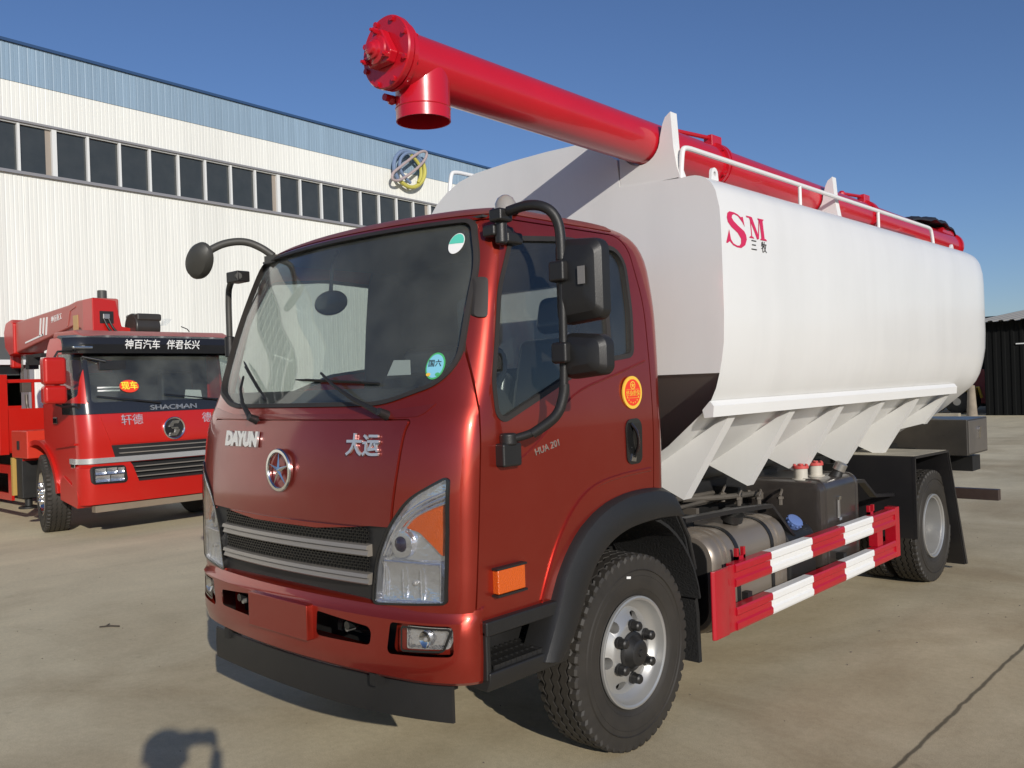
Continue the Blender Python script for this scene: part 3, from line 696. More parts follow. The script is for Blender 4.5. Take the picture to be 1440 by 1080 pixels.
# ---- step and wheel arch flares
for sg in (1, -1):
    s_ = MB()
    s_.prism([(sg*a, b) for a, b in ((1.045, .775), (1.045, .835), (.80, .835), (.80, .775))], 'y', .235, .80)
    s_.prism([(sg*a, b) for a, b in ((1.03, .555), (1.05, .60), (1.05, .635), (.80, .635), (.80, .57))], 'y', .24, .74)
    s_.box((min(sg*.80, sg*.84), .24, .60), (max(sg*.80, sg*.84), .78, .80)); s_.box((min(sg*.84, sg*1.04), .235, .60), (max(sg*.84, sg*1.04), .262, .80)); 
    st_ = s_.build('step', BLK, T, bevel=.008)
    g_ = MB()
    for k in range(14): y = .285+k*.032; g_.box((min(sg*.85, sg*1.035), y, .635), (max(sg*.85, sg*1.035), y+.005, .655))
    for x in (.86, .92, .98, 1.03): g_.box((sg*x-.003, .28, .635), (sg*x+.003, .71, .653))
    g_.build('step_tread', BLK, st_, smooth=False)
    out = [(.548, .604), (.652, .805), (.715, .959), (.84, 1.105), (1.007, 1.194), (1.16, 1.228), (1.317, 1.240), (1.50, 1.232), (1.622, 1.185), (1.645, 1.09)]
    inn = [(1.635, 1.070), (1.50, 1.078), (1.378, 1.080), (1.20, 1.070), (1.085, 1.045), (.985, 1.0), (.905, .93), (.845, .84), (.795, .74), (.735, .655), (.655, .585)]
    out = [(p.x, p.y) for p in smoothp([(a, b, 0) for a, b in out], 1)]; inn = [(p.x, p.y) for p in smoothp([(a, b, 0) for a, b in inn], 1)]
    no = len(out)
    def resample(P, m):
        L = [0]; 
        for a, b in zip(P, P[1:]): L.append(L[-1]+math.hypot(a[0]-b[0], a[1]-b[1]))
        o = []; j = 0
        for k in range(m):
            t = L[-1]*k/(m-1)
            while j < len(L)-2 and L[j+1] < t: j += 1
            q = (t-L[j])/(L[j+1]-L[j]); o.append((P[j][0]+(P[j+1][0]-P[j][0])*q, P[j][1]+(P[j+1][1]-P[j][1])*q))
        return o
    m_ = 30; oo = resample(out, m_); ii = resample(inn[::-1], m_); vs = []
    for (a, b), (c, d) in zip(oo, ii):
        def L_(t): return (a+(c-a)*t, b+(d-b)*t)
        for x, t in ((.93, -.0), (1.034, .0), (1.062, .10), (1.078, .35), (1.084, .72), (1.076, .93), (1.05, 1.0), (.93, 1.0)):
            p = L_(t); vs.append((sg*x, p[0], p[1]))
    fs = [(i*8+k, (i+1)*8+k, (i+1)*8+(k+1) % 8, i*8+(k+1) % 8) for i in range(m_-1) for k in range(8)]+[tuple(range(8)), tuple(range((m_-1)*8, m_*8))]
    fl = MB().add(vs, fs).build('wheel_arch_flare', BLK, T, ang=35)
    # inner liner over the wheel and the bristly flap behind it
    ln = []; 
    for a in range(10, 171, 8): ln.append((1.2648+.62*cos(R_(a)), .50+.62*sin(R_(a))))
    MB().prism(ln+[(y*.985+.019, z*.985) for y, z in ln[::-1]], 'x', *sorted((sg*.55, sg*1.02))).build('wheel_liner', FLAP, T)
    fp = [(1.70, 1.09), (1.80, .95), (1.86, .75), (1.90, .50), (1.91, .24)]
    vs = []; 
    for y, z in fp: vs += [(sg*.60, y, z), (sg*.975, y-.0, z), (sg*.975, y+.03, z), (sg*.60, y+.03, z)]
    MB().add(vs, [(i*4+k, (i+1)*4+k, (i+1)*4+(k+1) % 4, i*4+(k+1) % 4) for i in range(4) for k in range(4)]+[(0, 1, 2, 3), (16, 17, 18, 19)]).build('mud_flap', FLAP, T)
    ed = MB(); ed.tube([(sg*.98, 1.66, 1.10), (sg*.98, 1.745, 1.06), (sg*.983, 1.83, .93), (sg*.983, 1.885, .75)], .012, 8); ed.build('flap_bracket', BLK, T)

# ---- wheels
def tyre_mesh(R, wd, rr, N=208, zig=.007, gro=.012, groove=4):
    """R outer radius, wd width, rr rim radius; axle along x, outer face at +wd/2"""
    h = wd/2; gw = .005; ct = [-.30*wd, -.10*wd, .10*wd, .30*wd][:groove]
    prof = [(-h*.80, rr, 0), (-h*.98, rr+.03, 0), (-h*1.06, rr+(R-rr)*.48, 0), (-h*1.0, R-.035, 0), (-h*1.0, R-.014, 1), (-h*.93, R-.002, 1), (-h*.74, R, 1)]
    for c in ct: prof += [(c-gw-.001, R, 2), (c-gw, R-gro, 2), (c+gw, R-gro, 2), (c+gw+.001, R, 2)]
    prof += [(h*.74, R, 1), (h*.93, R-.002, 1), (h*1.0, R-.014, 1), (h*1.0, R-.035, 0), (h*1.06, rr+(R-rr)*.48, 0), (h*1.03, rr+(R-rr)*.22, 0), (h*.98, rr+.03, 0), (h*.80, rr, 0)]
    # side steps: a low ridge ring on the sidewall
    m = len(prof); vs = []
    for j in range(N):
        a = 2*pi*j/N; t = (j % 4)/4; tri = (4*abs(t-.5)-1)*zig
        lug = -.017 if (j % 4) in (0,) else 0
        for (x, r, k) in prof:
            xx = x+(tri if k == 2 else 0); q = r
            if k == 1: q = r+lug; xx = x*(1-.03*(lug != 0))
            vs.append((xx, q*cos(a), q*sin(a)))
    fs = [(j*m+i, j*m+i+1, ((j+1) % N)*m+i+1, ((j+1) % N)*m+i) for j in range(N) for i in range(m-1)]
    return MB().add(vs, fs)
def make_wheel(parent, c, sg, R=.465, wd=.235, rr=.262, front=True, nuts=6, rim_m=SLV, hub_m=BLK, copied=None):
    """the tyre is the wheel's main mesh; rim, hub and nuts are its children"""
    t = tyre_mesh(R, wd, rr-.004); loc = Vector(c)
    o = link('wheel', t.mesh(), RUB, None, 28); o.location = loc; o.rotation_euler = (0, 0, 0 if sg > 0 else pi)
    o.parent = parent; o.matrix_parent_inverse = wm(parent).inverted()
    def sub(mb, n, m, ang=35, **k):
        me = mb.mesh(); q = link(n, me, m, None, ang, **k); q.parent = o; return q
    h = wd/2
    rings = MB()
    for r0, x0 in ((rr+.035, h*.995), (rr+.10, h*1.045), (R-.075, h*1.06)): rings.lathe([(x0-.004, r0-.004), (x0+.003, r0), (x0-.004, r0+.004)], (0, 0, 0), 'x', 72)
    sub(rings, 'sidewall_ridge', RUB)
    if front:
        out = [(h*.90, rr+.004), (h*1.0, rr+.002), (h*1.02, rr-.006), (h*.98, rr-.016), (h*.75, rr-.022), (h*.60, rr-.030), (h*.50, rr-.045)]
        rim = MB().lathe(out+[(h*.42, rr-.055)], (0, 0, 0), 'x', 72); sub(rim, 'rim', rim_m)
        dp = [(h*.40, rr-.03), (h*.42, rr-.055), (h*.50, rr-.085), (h*.74, rr-.118), (h*.80, rr-.135), (h*.80, .055), (h*.5, .055)]
        d2 = dp+[(h*.3, .055), (h*.3, rr-.03), (h*.40, rr-.03)]
        disc = MB().lathe(d2, (0, 0, 0), 'x', 72).mesh()
        nh = 6
        for k in range(nh):
            a = 2*pi*(k+.5)/nh; p = MB().prism([(.030*cos(2*pi*q/16), .022*sin(2*pi*q/16)) for q in range(16)], 'x', -.02, .3)
            Rm = Matrix.Rotation(a, 3, 'X'); p.v = [Rm @ Vector((v[0], v[1], v[2]+(rr-.095))) for v in p.v]; disc = boolean(disc, p.mesh())
        q = link('wheel_disc', disc, rim_m, None, 30); q.parent = o
        sub(MB().lathe([(h*.79, .001), (h*.80, .095), (h*.86, .094), (h*.90, .080), (h*1.06, .068), (h*1.20, .060), (h*1.24, .050), (h*1.26, .034), (h*1.24, .018), (h*1.30, .016), (h*1.31, .001)], (0, 0, 0), 'x', 40), 'hub', hub_m)
        for k in range(nuts):
            a = 2*pi*k/nuts+.35; y, z = .125*cos(a), .125*sin(a)
            sub(MB().lathe([(h*.78, .001), (h*.80, .029), (h*.88, .029), (h*.89, .024), (h*1.18, .023), (h*1.24, .017), (h*1.25, .001)], (0, y, z), 'x', 16), 'lug_nut', hub_m)
        sub(MB().lathe([(h*.2, .20), (h*.2, .001)], (0, 0, 0), 'x', 30), 'brake_drum', CHS)
    else:
        sub(MB().lathe([(h*.85, rr+.004), (h*1.0, rr+.002), (h*1.03, rr-.006), (h*.98, rr-.016), (h*.86, rr-.020), (h*.84, rr-.030), (h*.2, rr-.040), (-h*.9, rr-.050), (-h*1.3, rr-.060), (-h*1.35, rr-.10), (-h*1.35, .09), (-h*.9, .085), (-h*.2, .075), (-h*.1, .05), (-h*.08, .001)], (0, 0, 0), 'x', 64), 'rim', rim_m)
        for k in range(nuts):
            a = 2*pi*k/nuts; sub(MB().cyl((-h*1.36, .13*cos(a), .13*sin(a)), (-h*1.0, .13*cos(a), .13*sin(a)), .018, n=8), 'lug_nut', STL)
    return o
def twin(o, parent, c, sg):
    n = copy_tree(o, parent); n.location = Vector(c); n.rotation_euler = (0, 0, 0 if sg > 0 else pi); n.matrix_parent_inverse = wm(parent).inverted(); return n
FY, RY_ = 1.2648, 5.60
wf = make_wheel(T, (.905, FY, .465), 1); wf.rotation_euler = (R_(8), 0, 0)
tl = MB().box((.1255, -.016, .365), (.1275, .016, .376), Matrix.Rotation(R_(-18), 3, 'X')); q = link('tyre_label', tl.mesh(), PAPER, None, smooth=False); q.parent = wf
twin(wf, T, (-.905, FY, .465), -1)
wr = make_wheel(T, (.915, RY_, .465), 1, wd=.235, front=False); twin(wr, T, (-.915, RY_, .465), -1); twin(wr, T, (.62, RY_, .465), 1); twin(wr, T, (-.62, RY_, .465), -1)
MB().cyl((-.8, FY, .465), (.8, FY, .465), .06).box((-.55, FY-.05, .38), (.55, FY+.05, .46)).build('front_axle', CHS, T)
ax = MB().cyl((-.8, RY_, .465), (.8, RY_, .465), .08); ax.sphere((0, RY_, .465), .24, (1, .9, 1)); ax.build('rear_axle', CHS, T)

# ---- chassis
ch = MB()
for s in (1, -1): ch.box((min(s*.36, s*.42), .30, .72), (max(s*.36, s*.42), 7.05, .93))
for y in (.5, 1.9, 2.7, 3.5, 4.3, 5.1, 5.9, 6.9): ch.box((-.36, y, .76), (.36, y+.06, .90))
ch.build('chassis_frame', CHS, T, bevel=.006)
for s in (1, -1):
    lf = MB()
    for k in range(5): lf.box((min(s*.40, s*.48), RY_-.62+.07*k, .56-.022*k), (max(s*.40, s*.48), RY_+.62-.07*k, .578-.022*k))
    lf.build('leaf_spring', CHS, T)
sf = MB()
for s in (1, -1): sf.box((min(s*.34, s*.44), 2.0, .93), (max(s*.34, s*.44), 6.9, 1.08))
for k in range(6): y = 2.2+.85*k; sf.box((-.62, y, .96), (.62, y+.05, 1.04))
sf.box((-.25, 1.95, .98), (.25, 6.9, 1.16)); sf.build('tank_subframe', CHS, T)
eng = MB().box((-.33, .55, .55), (.33, 1.9, 1.05)).cyl((0, 1.9, .75), (0, 2.8, .70), .14).cyl((0, 2.8, .66), (0, 5.3, .52), .05); eng.build('drive_line', CHS, T, bevel=.03)
# pipes and hoses along the frame behind the cab
ps = MB()
for (p, r) in (([(.52, 1.75, 1.06), (.50, 2.3, 1.02), (.46, 3.0, 1.0)], .016), ([(.60, 1.75, 1.00), (.56, 2.4, .975), (.50, 3.3, .98)], .012), ([(.66, 1.8, .96), (.60, 2.2, .99), (.48, 2.8, .95), (.47, 3.5, .95)], .010),
               ([(.78, 1.78, 1.0), (.66, 1.98, .985), (.58, 2.16, .99), (.50, 2.5, 1.03)], .011), ([(.47, 2.6, 1.0), (.62, 2.95, .99), (.58, 3.4, .96)], .018)):
    ps.tube(smoothp(p, 2), r, 8)
ps.build('hose_bundle', mat('dusty_hose', (.03, .028, .025), .7, dust=.25), T)
MB().box((.50, 1.90, .86), (.80, 2.12, .98)).build('valve_block', CHS, T, bevel=.01)
GRS = mat('greasy_steel', (.10, .09, .08), .45, .5, dust=.4)
for k, (x, y, z) in enumerate(((.60, 2.02, 1.0), (.70, 1.98, .995), (.56, 2.95, .985), (.66, 3.25, .93), (.62, 3.05, .95), (.74, 3.40, .92))):
    f = MB().cyl((x, y, z-.03), (x, y, z+.03), .016, n=8).cyl((x, y, z+.01), (x, y, z+.025), .024, n=6); f.tube(smoothp([(x, y, z+.03), (x, y+.04, z+.07), (x-.08, y+.16, z+.05), (x-.12, y+.35, z-.02)], 2), .009, 6); f.build('pipe_fitting', GRS, T)
for y in (2.55, 3.1, 3.4): MB().box((.40, y, .92), (.60, y+.035, .96)).cyl((.50, y+.017, .955), (.50, y+.017, .975), .012, n=6).build('frame_bracket', GRS, T, smooth=False)
MB().cyl((.52, 2.60, .84), (.52, 3.35, .84), .055, n=16).build('air_tank', CHS, T)
# flat bent bar brackets over the tanks
for pth in ([(1.84, 1.012), (2.42, .992), (2.84, .966), (3.17, .705)], [(4.05, .985), (4.30, .970), (4.52, .835), (4.90, .80)]):
    b = MB(); n = len(pth); vs = []
    for y, z in pth:
        for x, dz in ((.915, .012), (.965, .012), (.965, -.012), (.915, -.012)): vs.append((x, y, z+dz))
    b.add(vs, [(i*4+k, (i+1)*4+k, (i+1)*4+(k+1) % 4, i*4+(k+1) % 4) for i in range(n-1) for k in range(4)]+[(0, 1, 2, 3), (4*n-4, 4*n-3, 4*n-2, 4*n-1)]).build('flat_bracket', BOXB, T, smooth=False)

# ---- fuel tank (ribbed, dusty metal), urea tank, black hydraulic tank
def rsec(x0, x1, z0, z1, r=.12): return rpoly([(x0, z0, r), (x1, z0, r), (x1, z1, r), (x0, z1, r*.6)], 8)
ft = MB()
def loft(mb, secs):
    n = len(secs[0]); vs = [p for s in secs for p in s]; k = len(secs)
    return mb.add(vs, [(i*n+j, (i+1)*n+j, (i+1)*n+(j+1) % n, i*n+(j+1) % n) for i in range(k-1) for j in range(n)]+[tuple(range(n))[::-1], tuple(range((k-1)*n, k*n))])
base = rsec(.48, 1.0, .335, .90, .15)
def sec(y, d, b=None): return [(x, y, z) for x, z in offs(b or base, d)]
S_ = [sec(2.06, .05), sec(2.065, .02), sec(2.08, .006), sec(2.10, 0)]
for yy in (2.16, 2.22, 2.78, 2.84): S_ += [sec(yy-.012, 0), sec(yy-.008, -.009), sec(yy+.008, -.009), sec(yy+.012, 0)]
S_ += [sec(2.92, 0), sec(2.94, .006), sec(2.955, .02), sec(2.96, .05)]
F_ = loft(ft, S_).build('fuel_tank', FTK, T, ang=30)
MB().prism([(x, z) for x, z in offs(base, .045)], 'y', 2.052, 2.064).build('tank_end_plate', CHS, F_)
for yy in (2.30, 2.72):
    loft(MB(), [sec(yy, .001), sec(yy, -.006), sec(yy+.035, -.006), sec(yy+.035, .001)]).build('tank_strap', CHS, F_)
cp = MB(); A_ = Vector((.35, -.15, 1)).normalized(); c = Vector((.86, 2.50, .895)); cp.tube([c-A_*.02, c+A_*.03, c+A_*.03, c+A_*.075, c+A_*.08], [.045, .045, .066, .066, .05], 24); cp.box(c+A_*.07-Vector((.012, .055, 0)), c+A_*.07+Vector((.012, .055, .025))); cp.build('fuel_cap', BLK, F_)
vp = MB(); vp.tube(smoothp([(.68, 2.24, .90), (.70, 2.20, .95), (.66, 2.08, .97), (.62, 1.98, .96)], 2), .010, 8); vp.box((.64, 2.21, .90), (.74, 2.29, .925)); vp.build('tank_pipe', CHS, F_)
ub = rsec(.55, .98, .36, .80, .12); un = loft(MB(), [sec(3.02, .03, ub), sec(3.035, .005, ub), sec(3.05, 0, ub), sec(3.38, 0, ub), sec(3.40, .005, ub), sec(3.41, .03, ub)]).build('urea_tank', CHS, T)
c = Vector((.90, 3.20, .775)); A_ = Vector((.6, -.2, .75)).normalized(); MB().tube([c-A_*.03, c+A_*.035], [.07, .045], 20).build('filler_neck', CHS, un)
q = MB().tube([c+A_*.03, c+A_*.045, c+A_*.075, c+A_*.08], [.048, .052, .050, .035], 20)
for k in range(10): a = 2*pi*k/10; u_ = A_.cross(Vector((0, 1, 0))).normalized(); v_ = A_.cross(u_); p = c+A_*.06+(u_*cos(a)+v_*sin(a))*.050; q.sphere(p, .009, n=6)
q.build('urea_cap', BLUE, un)
hb = rsec(.36, .985, .42, 1.045, .07)
hy = loft(MB(), [sec(3.50, .04, hb), sec(3.51, .012, hb), sec(3.53, 0, hb), sec(3.56, 0, hb), sec(3.565, -.01, hb), sec(3.585, -.01, hb), sec(3.59, 0, hb), sec(4.08, 0, hb), sec(4.085, -.008, hb), sec(4.10, -.008, hb), sec(4.11, 0, hb), sec(4.14, .01, hb), sec(4.15, .04, hb)]).build('hydraulic_tank', mat('hydraulic_tank_black', (.016, .014, .015), .28, 0, .5, dust=.12), T)
hy['label'] = 'gloss black oil tank with red capped filters'
for y in (3.60, 3.84):
    f = MB().cyl((.80, y, 1.04), (.80, y, 1.052), .062, n=28).cyl((.80, y, 1.052), (.80, y, 1.125), .046, n=24).build('tank_filter', mat('filter_white', (.55, .52, .45), .5, dust=.3), hy)
    g = MB().cyl((.80, y, 1.122), (.80, y, 1.140), .054, n=24)
    for k in range(6): a = 2*pi*k/6; g.cyl((.80+.045*cos(a), y+.045*sin(a), 1.13), (.80+.045*cos(a), y+.045*sin(a), 1.150), .009, n=8)
    g.cyl((.80, y, 1.138), (.80, y, 1.152), .020, n=12); g.build('filter_cap', mat('faded_red', (.55, .05, .05), .5, dust=.2), hy)
c = Vector((.90, 3.92, 1.02)); A_ = Vector((.35, .15, .8)).normalized(); MB().cyl(c, c+A_*.07, .05, .034).build('breather_neck', CHS, hy)
MB().tube([c+A_*.065, c+A_*.07, c+A_*.12, c+A_*.13], [.040, .044, .044, .03], 18).build('breather_cap', STL, hy)
MB().box((.985, 3.74, .76), (1.0, 3.77, .92)).build('level_gauge', STL, hy, bevel=.004)
for z in (.90, .755): MB().box((.986, 3.735, z), (1.006, 3.775, z+.022)).build('gauge_clamp', CHR, hy)

# ---- red and white side guards
def rail_sec(z0, z1, sg):
    h = z1-z0; return [(1.04, z0), (1.095, z0), (1.10, z0+.012), (1.10, z0+.30*h), (1.090, z0+.38*h), (1.090, z0+.60*h), (1.10, z0+.68*h), (1.10, z1-.012), (1.095, z1), (1.04, z1)]
def guard(sg):
    g0 = MB()
    # front end plate: turned in towards the chassis
    P = [(1.10, 2.02), (1.10, 2.11), (1.09, 2.11), (1.09, 2.03), (.985, 1.885), (.995, 1.875), (1.0, 1.875)]
    v = MB(); n = 5; q = [(1.088, 1.872), (1.102, 1.885), (1.102, 2.02), (1.092, 2.04), (1.092, 2.116), (1.08, 2.116), (1.08, 1.872)]
    v.prism([(sg*a, b) for a, b in q], 'z', .386, .747); root = v.build('side_guard', GRD, T, bevel=.004)
    root['label'] = 'red and white striped side guard'
    for z0, z1 in ((.622, .747), (.386, .511)):
        ys = [(2.115, 2.535, GRD), (2.535, 3.085, WHT2), (3.085, 3.59, GRD), (3.59, 4.09, WHT2), (4.09, 4.60, GRD)]
        for k, (a, b, m) in enumerate(ys):
            MB().prism([(sg*x, z) for x, z in rail_sec(z0, z1, sg)], 'y', a, b).build('guard_rail', m, root, smooth=False)
    e = MB()
    e.box((min(sg*1.02, sg*1.101), 4.52, .386), (max(sg*1.02, sg*1.101), 4.60, .755)); e.build('guard_post', GRD, root, bevel=.003)
    e = MB()
    e.box((min(sg*1.02, sg*1.085), 4.20, .511), (max(sg*1.02, sg*1.085), 4.30, .622)); e.build('guard_post', GRD, root, bevel=.003)
    for y in (2.22, 4.15):
        h = MB(); 
        for dy in (0, .075): h.box((min(sg*1.03, sg*1.05), y+dy, .74), (max(sg*1.03, sg*1.05), y+dy+.022, .81))
        h.box((min(sg*1.03, sg*1.05), y, .74), (max(sg*1.03, sg*1.05), y+.097, .765)); h.build('guard_hook', GRD, root, smooth=False)
    for y in (2.35, 3.7): MB().box((min(sg*.42, sg*1.04), y, .50), (max(sg*.42, sg*1.04), y+.05, .54)).build('guard_arm', CHS, root)
guard(1); guard(-1)

# ---- rear mudguards
for sg in (1, -1):
    X0, X1 = sorted((sg*.47, sg*1.11)); g = MB()
    pr_ = [(4.93, .46), (4.93, 1.092), (5.74, 1.080), (6.13, .06)]; th = .012; vs = []
    for y, z in pr_: vs += [(X0, y, z), (X1, y, z)]
    g.add(vs, [(0, 1, 3, 2), (2, 3, 5, 4), (4, 5, 7, 6)]); me = g.mesh(fix=False)
    o = link('rear_mudguard', me, BOXB, T, smooth=False); md = o.modifiers.new('s', 'SOLIDIFY'); md.thickness = .014; md.offset = 0
    MB().prism([(4.95, 1.1005), (5.73, 1.0885), (5.73, 1.091), (4.95, 1.103)], 'x', X0+.005, X1-.005).build('mudguard_dust_top', DST, o)
    xo = sg*1.17; xi = sg*1.10
    s_ = MB(); s_.prism([(4.922, .46), (4.922, 1.101), (4.94, 1.101), (4.94, .46)], 'x', *sorted((sg*1.098, sg*1.12)))
    s_.prism([(5.74, 1.088), (5.755, 1.088), (6.18, .06), (6.137, .06)], 'x', *sorted((sg*1.05, sg*1.12))); s_.prism([(4.93, 1.083), (5.75, 1.070), (5.75, 1.0895), (4.93, 1.1035)], 'x', *sorted((sg*1.112, sg*1.12)))
    s_.build('mudguard_edge', BOXB, o, smooth=False)

# ---- tool box, tail bracket, rear underrun bar
tb = MB().box((.28, 6.50, .975), (1.06, 7.14, 1.305)).build('tool_box', mat('scuffed_black_steel', (.03, .029, .028), .36, .3, dust=.25, dust_col=(.24, .20, .15), rvar=.2), T, bevel=.008)
MB().box((1.058, 6.54, .99), (1.066, 7.11, 1.29)).build('tool_box_door', mat('worn_steel', (.16, .15, .14), .35, .6, dust=.3), tb, bevel=.004)
MB().cyl((1.066, 6.83, 1.20), (1.085, 6.83, 1.20), .028).box((1.066, 6.80, 1.12), (1.078, 6.86, 1.18)).build('door_latch', CHR, tb)
MB().box((.55, 6.85, .80), (1.0, 7.10, .94)).build('lamp_bracket', CHS, T); MB().box((.60, 6.845, .845), (.80, 6.85, .875)).build('bracket_plate', STL, T)
ub = MB().box((-1.13, 7.18, .49), (1.13, 7.26, .595)); ub.prism([(6.85, .80), (6.95, .80), (7.19, .595), (7.19, .50)], 'x', .42, .48); ub.prism([(6.85, .80), (6.95, .80), (7.19, .595), (7.19, .50)], 'x', -.48, -.42); ub.build('underrun_bar', mat('underrun_maroon', (.022, .009, .009), .5, dust=.15), T, bevel=.004)

# ---- bulk tank
def tank_profile():
    a = [(.24, 3.180), (.30, 3.165), (.52, 3.035), (.535, 2.875), (.93, 2.855)]
    a += arc((1.0, 2.70), .155, 92, 20, 6)+[(1.166, 2.66), (1.171, 2.56), (1.172, 2.45), (1.172, 2.1), (1.165, 1.95), (1.150, 1.86), (1.134, 1.79)]
    a += [(1.11, 1.71), (1.075, 1.64), (1.03, 1.585)]
    b = [(-1.03, 1.585), (-1.075, 1.64), (-1.11, 1.71), (-1.134, 1.79), (-1.150, 1.86), (-1.165, 1.95), (-1.172, 2.1), (-1.172, 2.60), (-1.16, 2.75)]
    b += [(-1.13, 2.86), (-1.08, 2.95), (-1.01, 3.02), (-.90, 3.09), (-.78, 3.14), (-.62, 3.170), (-.3, 3.185), (0, 3.187)]
    return a, [(.80, 1.395), (.47, 1.19), (.20, 1.03), (-.20, 1.03), (-.47, 1.19), (-.80, 1.395)], b
pa, pb, pc = tank_profile(); prof = pa+pb+pc; np_ = len(prof); na = len(pa)
def tsec(y, s=1., sz=None):
    sz = sz or s; return [(x*s, y, 2.2+(z-2.2)*sz if z > 1.2 else z) for x, z in prof]
ys = [(1.95, 1.), (6.55, 1.), (6.75, .993), (6.88, .975), (6.96, .945), (7.0, .90)]
secs = [tsec(y, s) for y, s in ys]; vs = [p for s in secs for p in s]
fs = [(i*np_+j, (i+1)*np_+j, (i+1)*np_+(j+1) % np_, i*np_+(j+1) % np_) for i in range(len(secs)-1) for j in range(np_)]
fs.append(tuple(range((len(secs)-1)*np_, len(secs)*np_)))
tm = MB().add(vs, fs)
# front: upper plate upright, lower plate raked back under it
i0 = [i for i, p in enumerate(prof) if p[1] == 1.79]; iR, iL = i0
up_ = [i for i in range(np_) if prof[i][1] >= 1.79]
order = list(range(0, iR+1))+list(range(iL, np_))
tm.f.append(tuple(order[::-1]))
TK = tm.build('tank', WHT, T, ang=34)
TK['label'] = 'big white bulk tank'
lo = MB(); lo.add([(1.128, 1.953, 1.79), (-1.128, 1.953, 1.79), (-.19, 2.80, 1.06), (.19, 2.80, 1.06), (-.75, 2.40, 1.40), (.75, 2.40, 1.40)], [(0, 1, 4, 2, 3, 5)]); me = lo.mesh(fix=False)
q = link('lower_front_plate', me, mat('shaded_tank_white', (.42, .37, .33), .5, .2, dust=.2), TK, smooth=False)  # white tank plate in shadow, its shade put into a brown-grey colour
# zig-zag stiffening gussets under the trim
SLP = [(1.045, 1.555), (.47, 1.185)]
for sg in (1, -1):
    for k in range(6):
        y = 2.165+.757*k; g = MB()
        tip = (.75, 1.075) if k < 5 else (.86, 1.30)
        vv = (.45, 1.175) if k < 5 else (.60, 1.27)
        poly = [(1.055, 1.555), tip, vv, (.47, 1.185)] if k < 5 else [(1.055, 1.555), tip, vv]
        g.prism([(sg*a, b) for a, b in [(1.055, 1.555), tip, (.47, 1.20)]], 'y', y-.006, y+.006)
        g = g.build('hopper_gusset', WHT, TK, smooth=False)
        # flange on the outer edge
        a, b = Vector((1.055, 0, 1.555)), Vector((tip[0], 0, tip[1])); t = (b-a).normalized(); nrm = Vector((-t.z, 0, t.x)); nrm = nrm if nrm.x > 0 else -nrm
        vs = []
        for p in (a, b):
            for d, dy in ((0, 0), (.008, 0), (.008, .085), (0, .085)): q_ = p+nrm*d; vs.append((sg*q_.x, y-.006+dy, q_.z))
        MB().add(vs, [(0, 1, 5, 4), (1, 2, 6, 5), (2, 3, 7, 6), (3, 0, 4, 7), (0, 1, 2, 3), (4, 5, 6, 7)]).build('gusset_flange', WHT2, g, smooth=False)
    tr = MB().prism([(sg*a, b) for a, b in ((1.035, 1.595), (1.082, 1.643), (1.104, 1.615), (1.098, 1.557), (1.045, 1.552))], 'y', 1.93, 6.10).build('tank_trim', WHT2, TK, smooth=False)
# lettering stencilled on the flank
FL = [(2.1, 1.172), (2.45, 1.172), (2.56, 1.171), (2.66, 1.166), (2.753, 1.146)]
def flank(y, z, d=.0): return (interp(z, FL)+d, y, z)
def stencil(polys, m, name, parent, d=.0015):
    mb = MB()
    for p in polys:
        n = len(p); mb.add([flank(y, z, d) for y, z in p], [tuple(range(n))])
    me = mb.mesh(fix=False); return link(name, me, m, parent, smooth=False)
S_l = [(2.210,2.582),(2.196,2.637),(2.174,2.632),(2.140,2.644),(2.100,2.650),(2.051,2.650),(2.027,2.638),(2.018,2.614),(2.025,2.590),(2.060,2.566),(2.126,2.541),(2.160,2.513),(2.158,2.488),(2.142,2.474),(2.115,2.472),(2.075,2.480),(2.050,2.500),(2.034,2.552),(1.997,2.477),(2.012,2.476),(2.036,2.488),(2.070,2.470),(2.115,2.462),(2.160,2.462),(2.205,2.482),(2.226,2.515),(2.220,2.538),(2.200,2.558),(2.140,2.580),(2.090,2.602),(2.072,2.618),(2.078,2.632),(2.100,2.640),(2.140,2.634),(2.185,2.606)]
M_l = [[(2.275,2.638),(2.285,2.638),(2.290,2.538),(2.279,2.538)], [(2.253,2.528),(2.313,2.528),(2.300,2.538),(2.265,2.538)], [(2.232,2.648),(2.290,2.648),(2.285,2.639),(2.240,2.639)],
       [(2.262,2.646),(2.300,2.646),(2.364,2.548),(2.358,2.528),(2.344,2.528)], [(2.355,2.532),(2.378,2.646),(2.386,2.646),(2.366,2.532)], [(2.384,2.646),(2.422,2.646),(2.434,2.536),(2.396,2.536)],
       [(2.378,2.528),(2.462,2.528),(2.448,2.538),(2.392,2.538)], [(2.362,2.648),(2.438,2.648),(2.426,2.639),(2.372,2.639)]]
q = stencil([S_l], LOGO, 'letter_s', TK)
mb = MB()
for k, p in enumerate(M_l): mb.add([flank(y, z, .0015+.0003*k) for y, z in p], [tuple(range(len(p)))])
link('letter_m', mb.mesh(fix=False), LOGO, TK, smooth=False)
text('maker_characters', '三', .070, frame((1.1740, 2.305, 2.487), (0, 1, 0), (0, 0, 1)), INK, TK, .002, 1.)
text('maker_characters', '牧', .066, frame((1.1740, 2.422, 2.485), (0, 1, 0), (0, 0, 1)), INK, TK, .002, 1.)
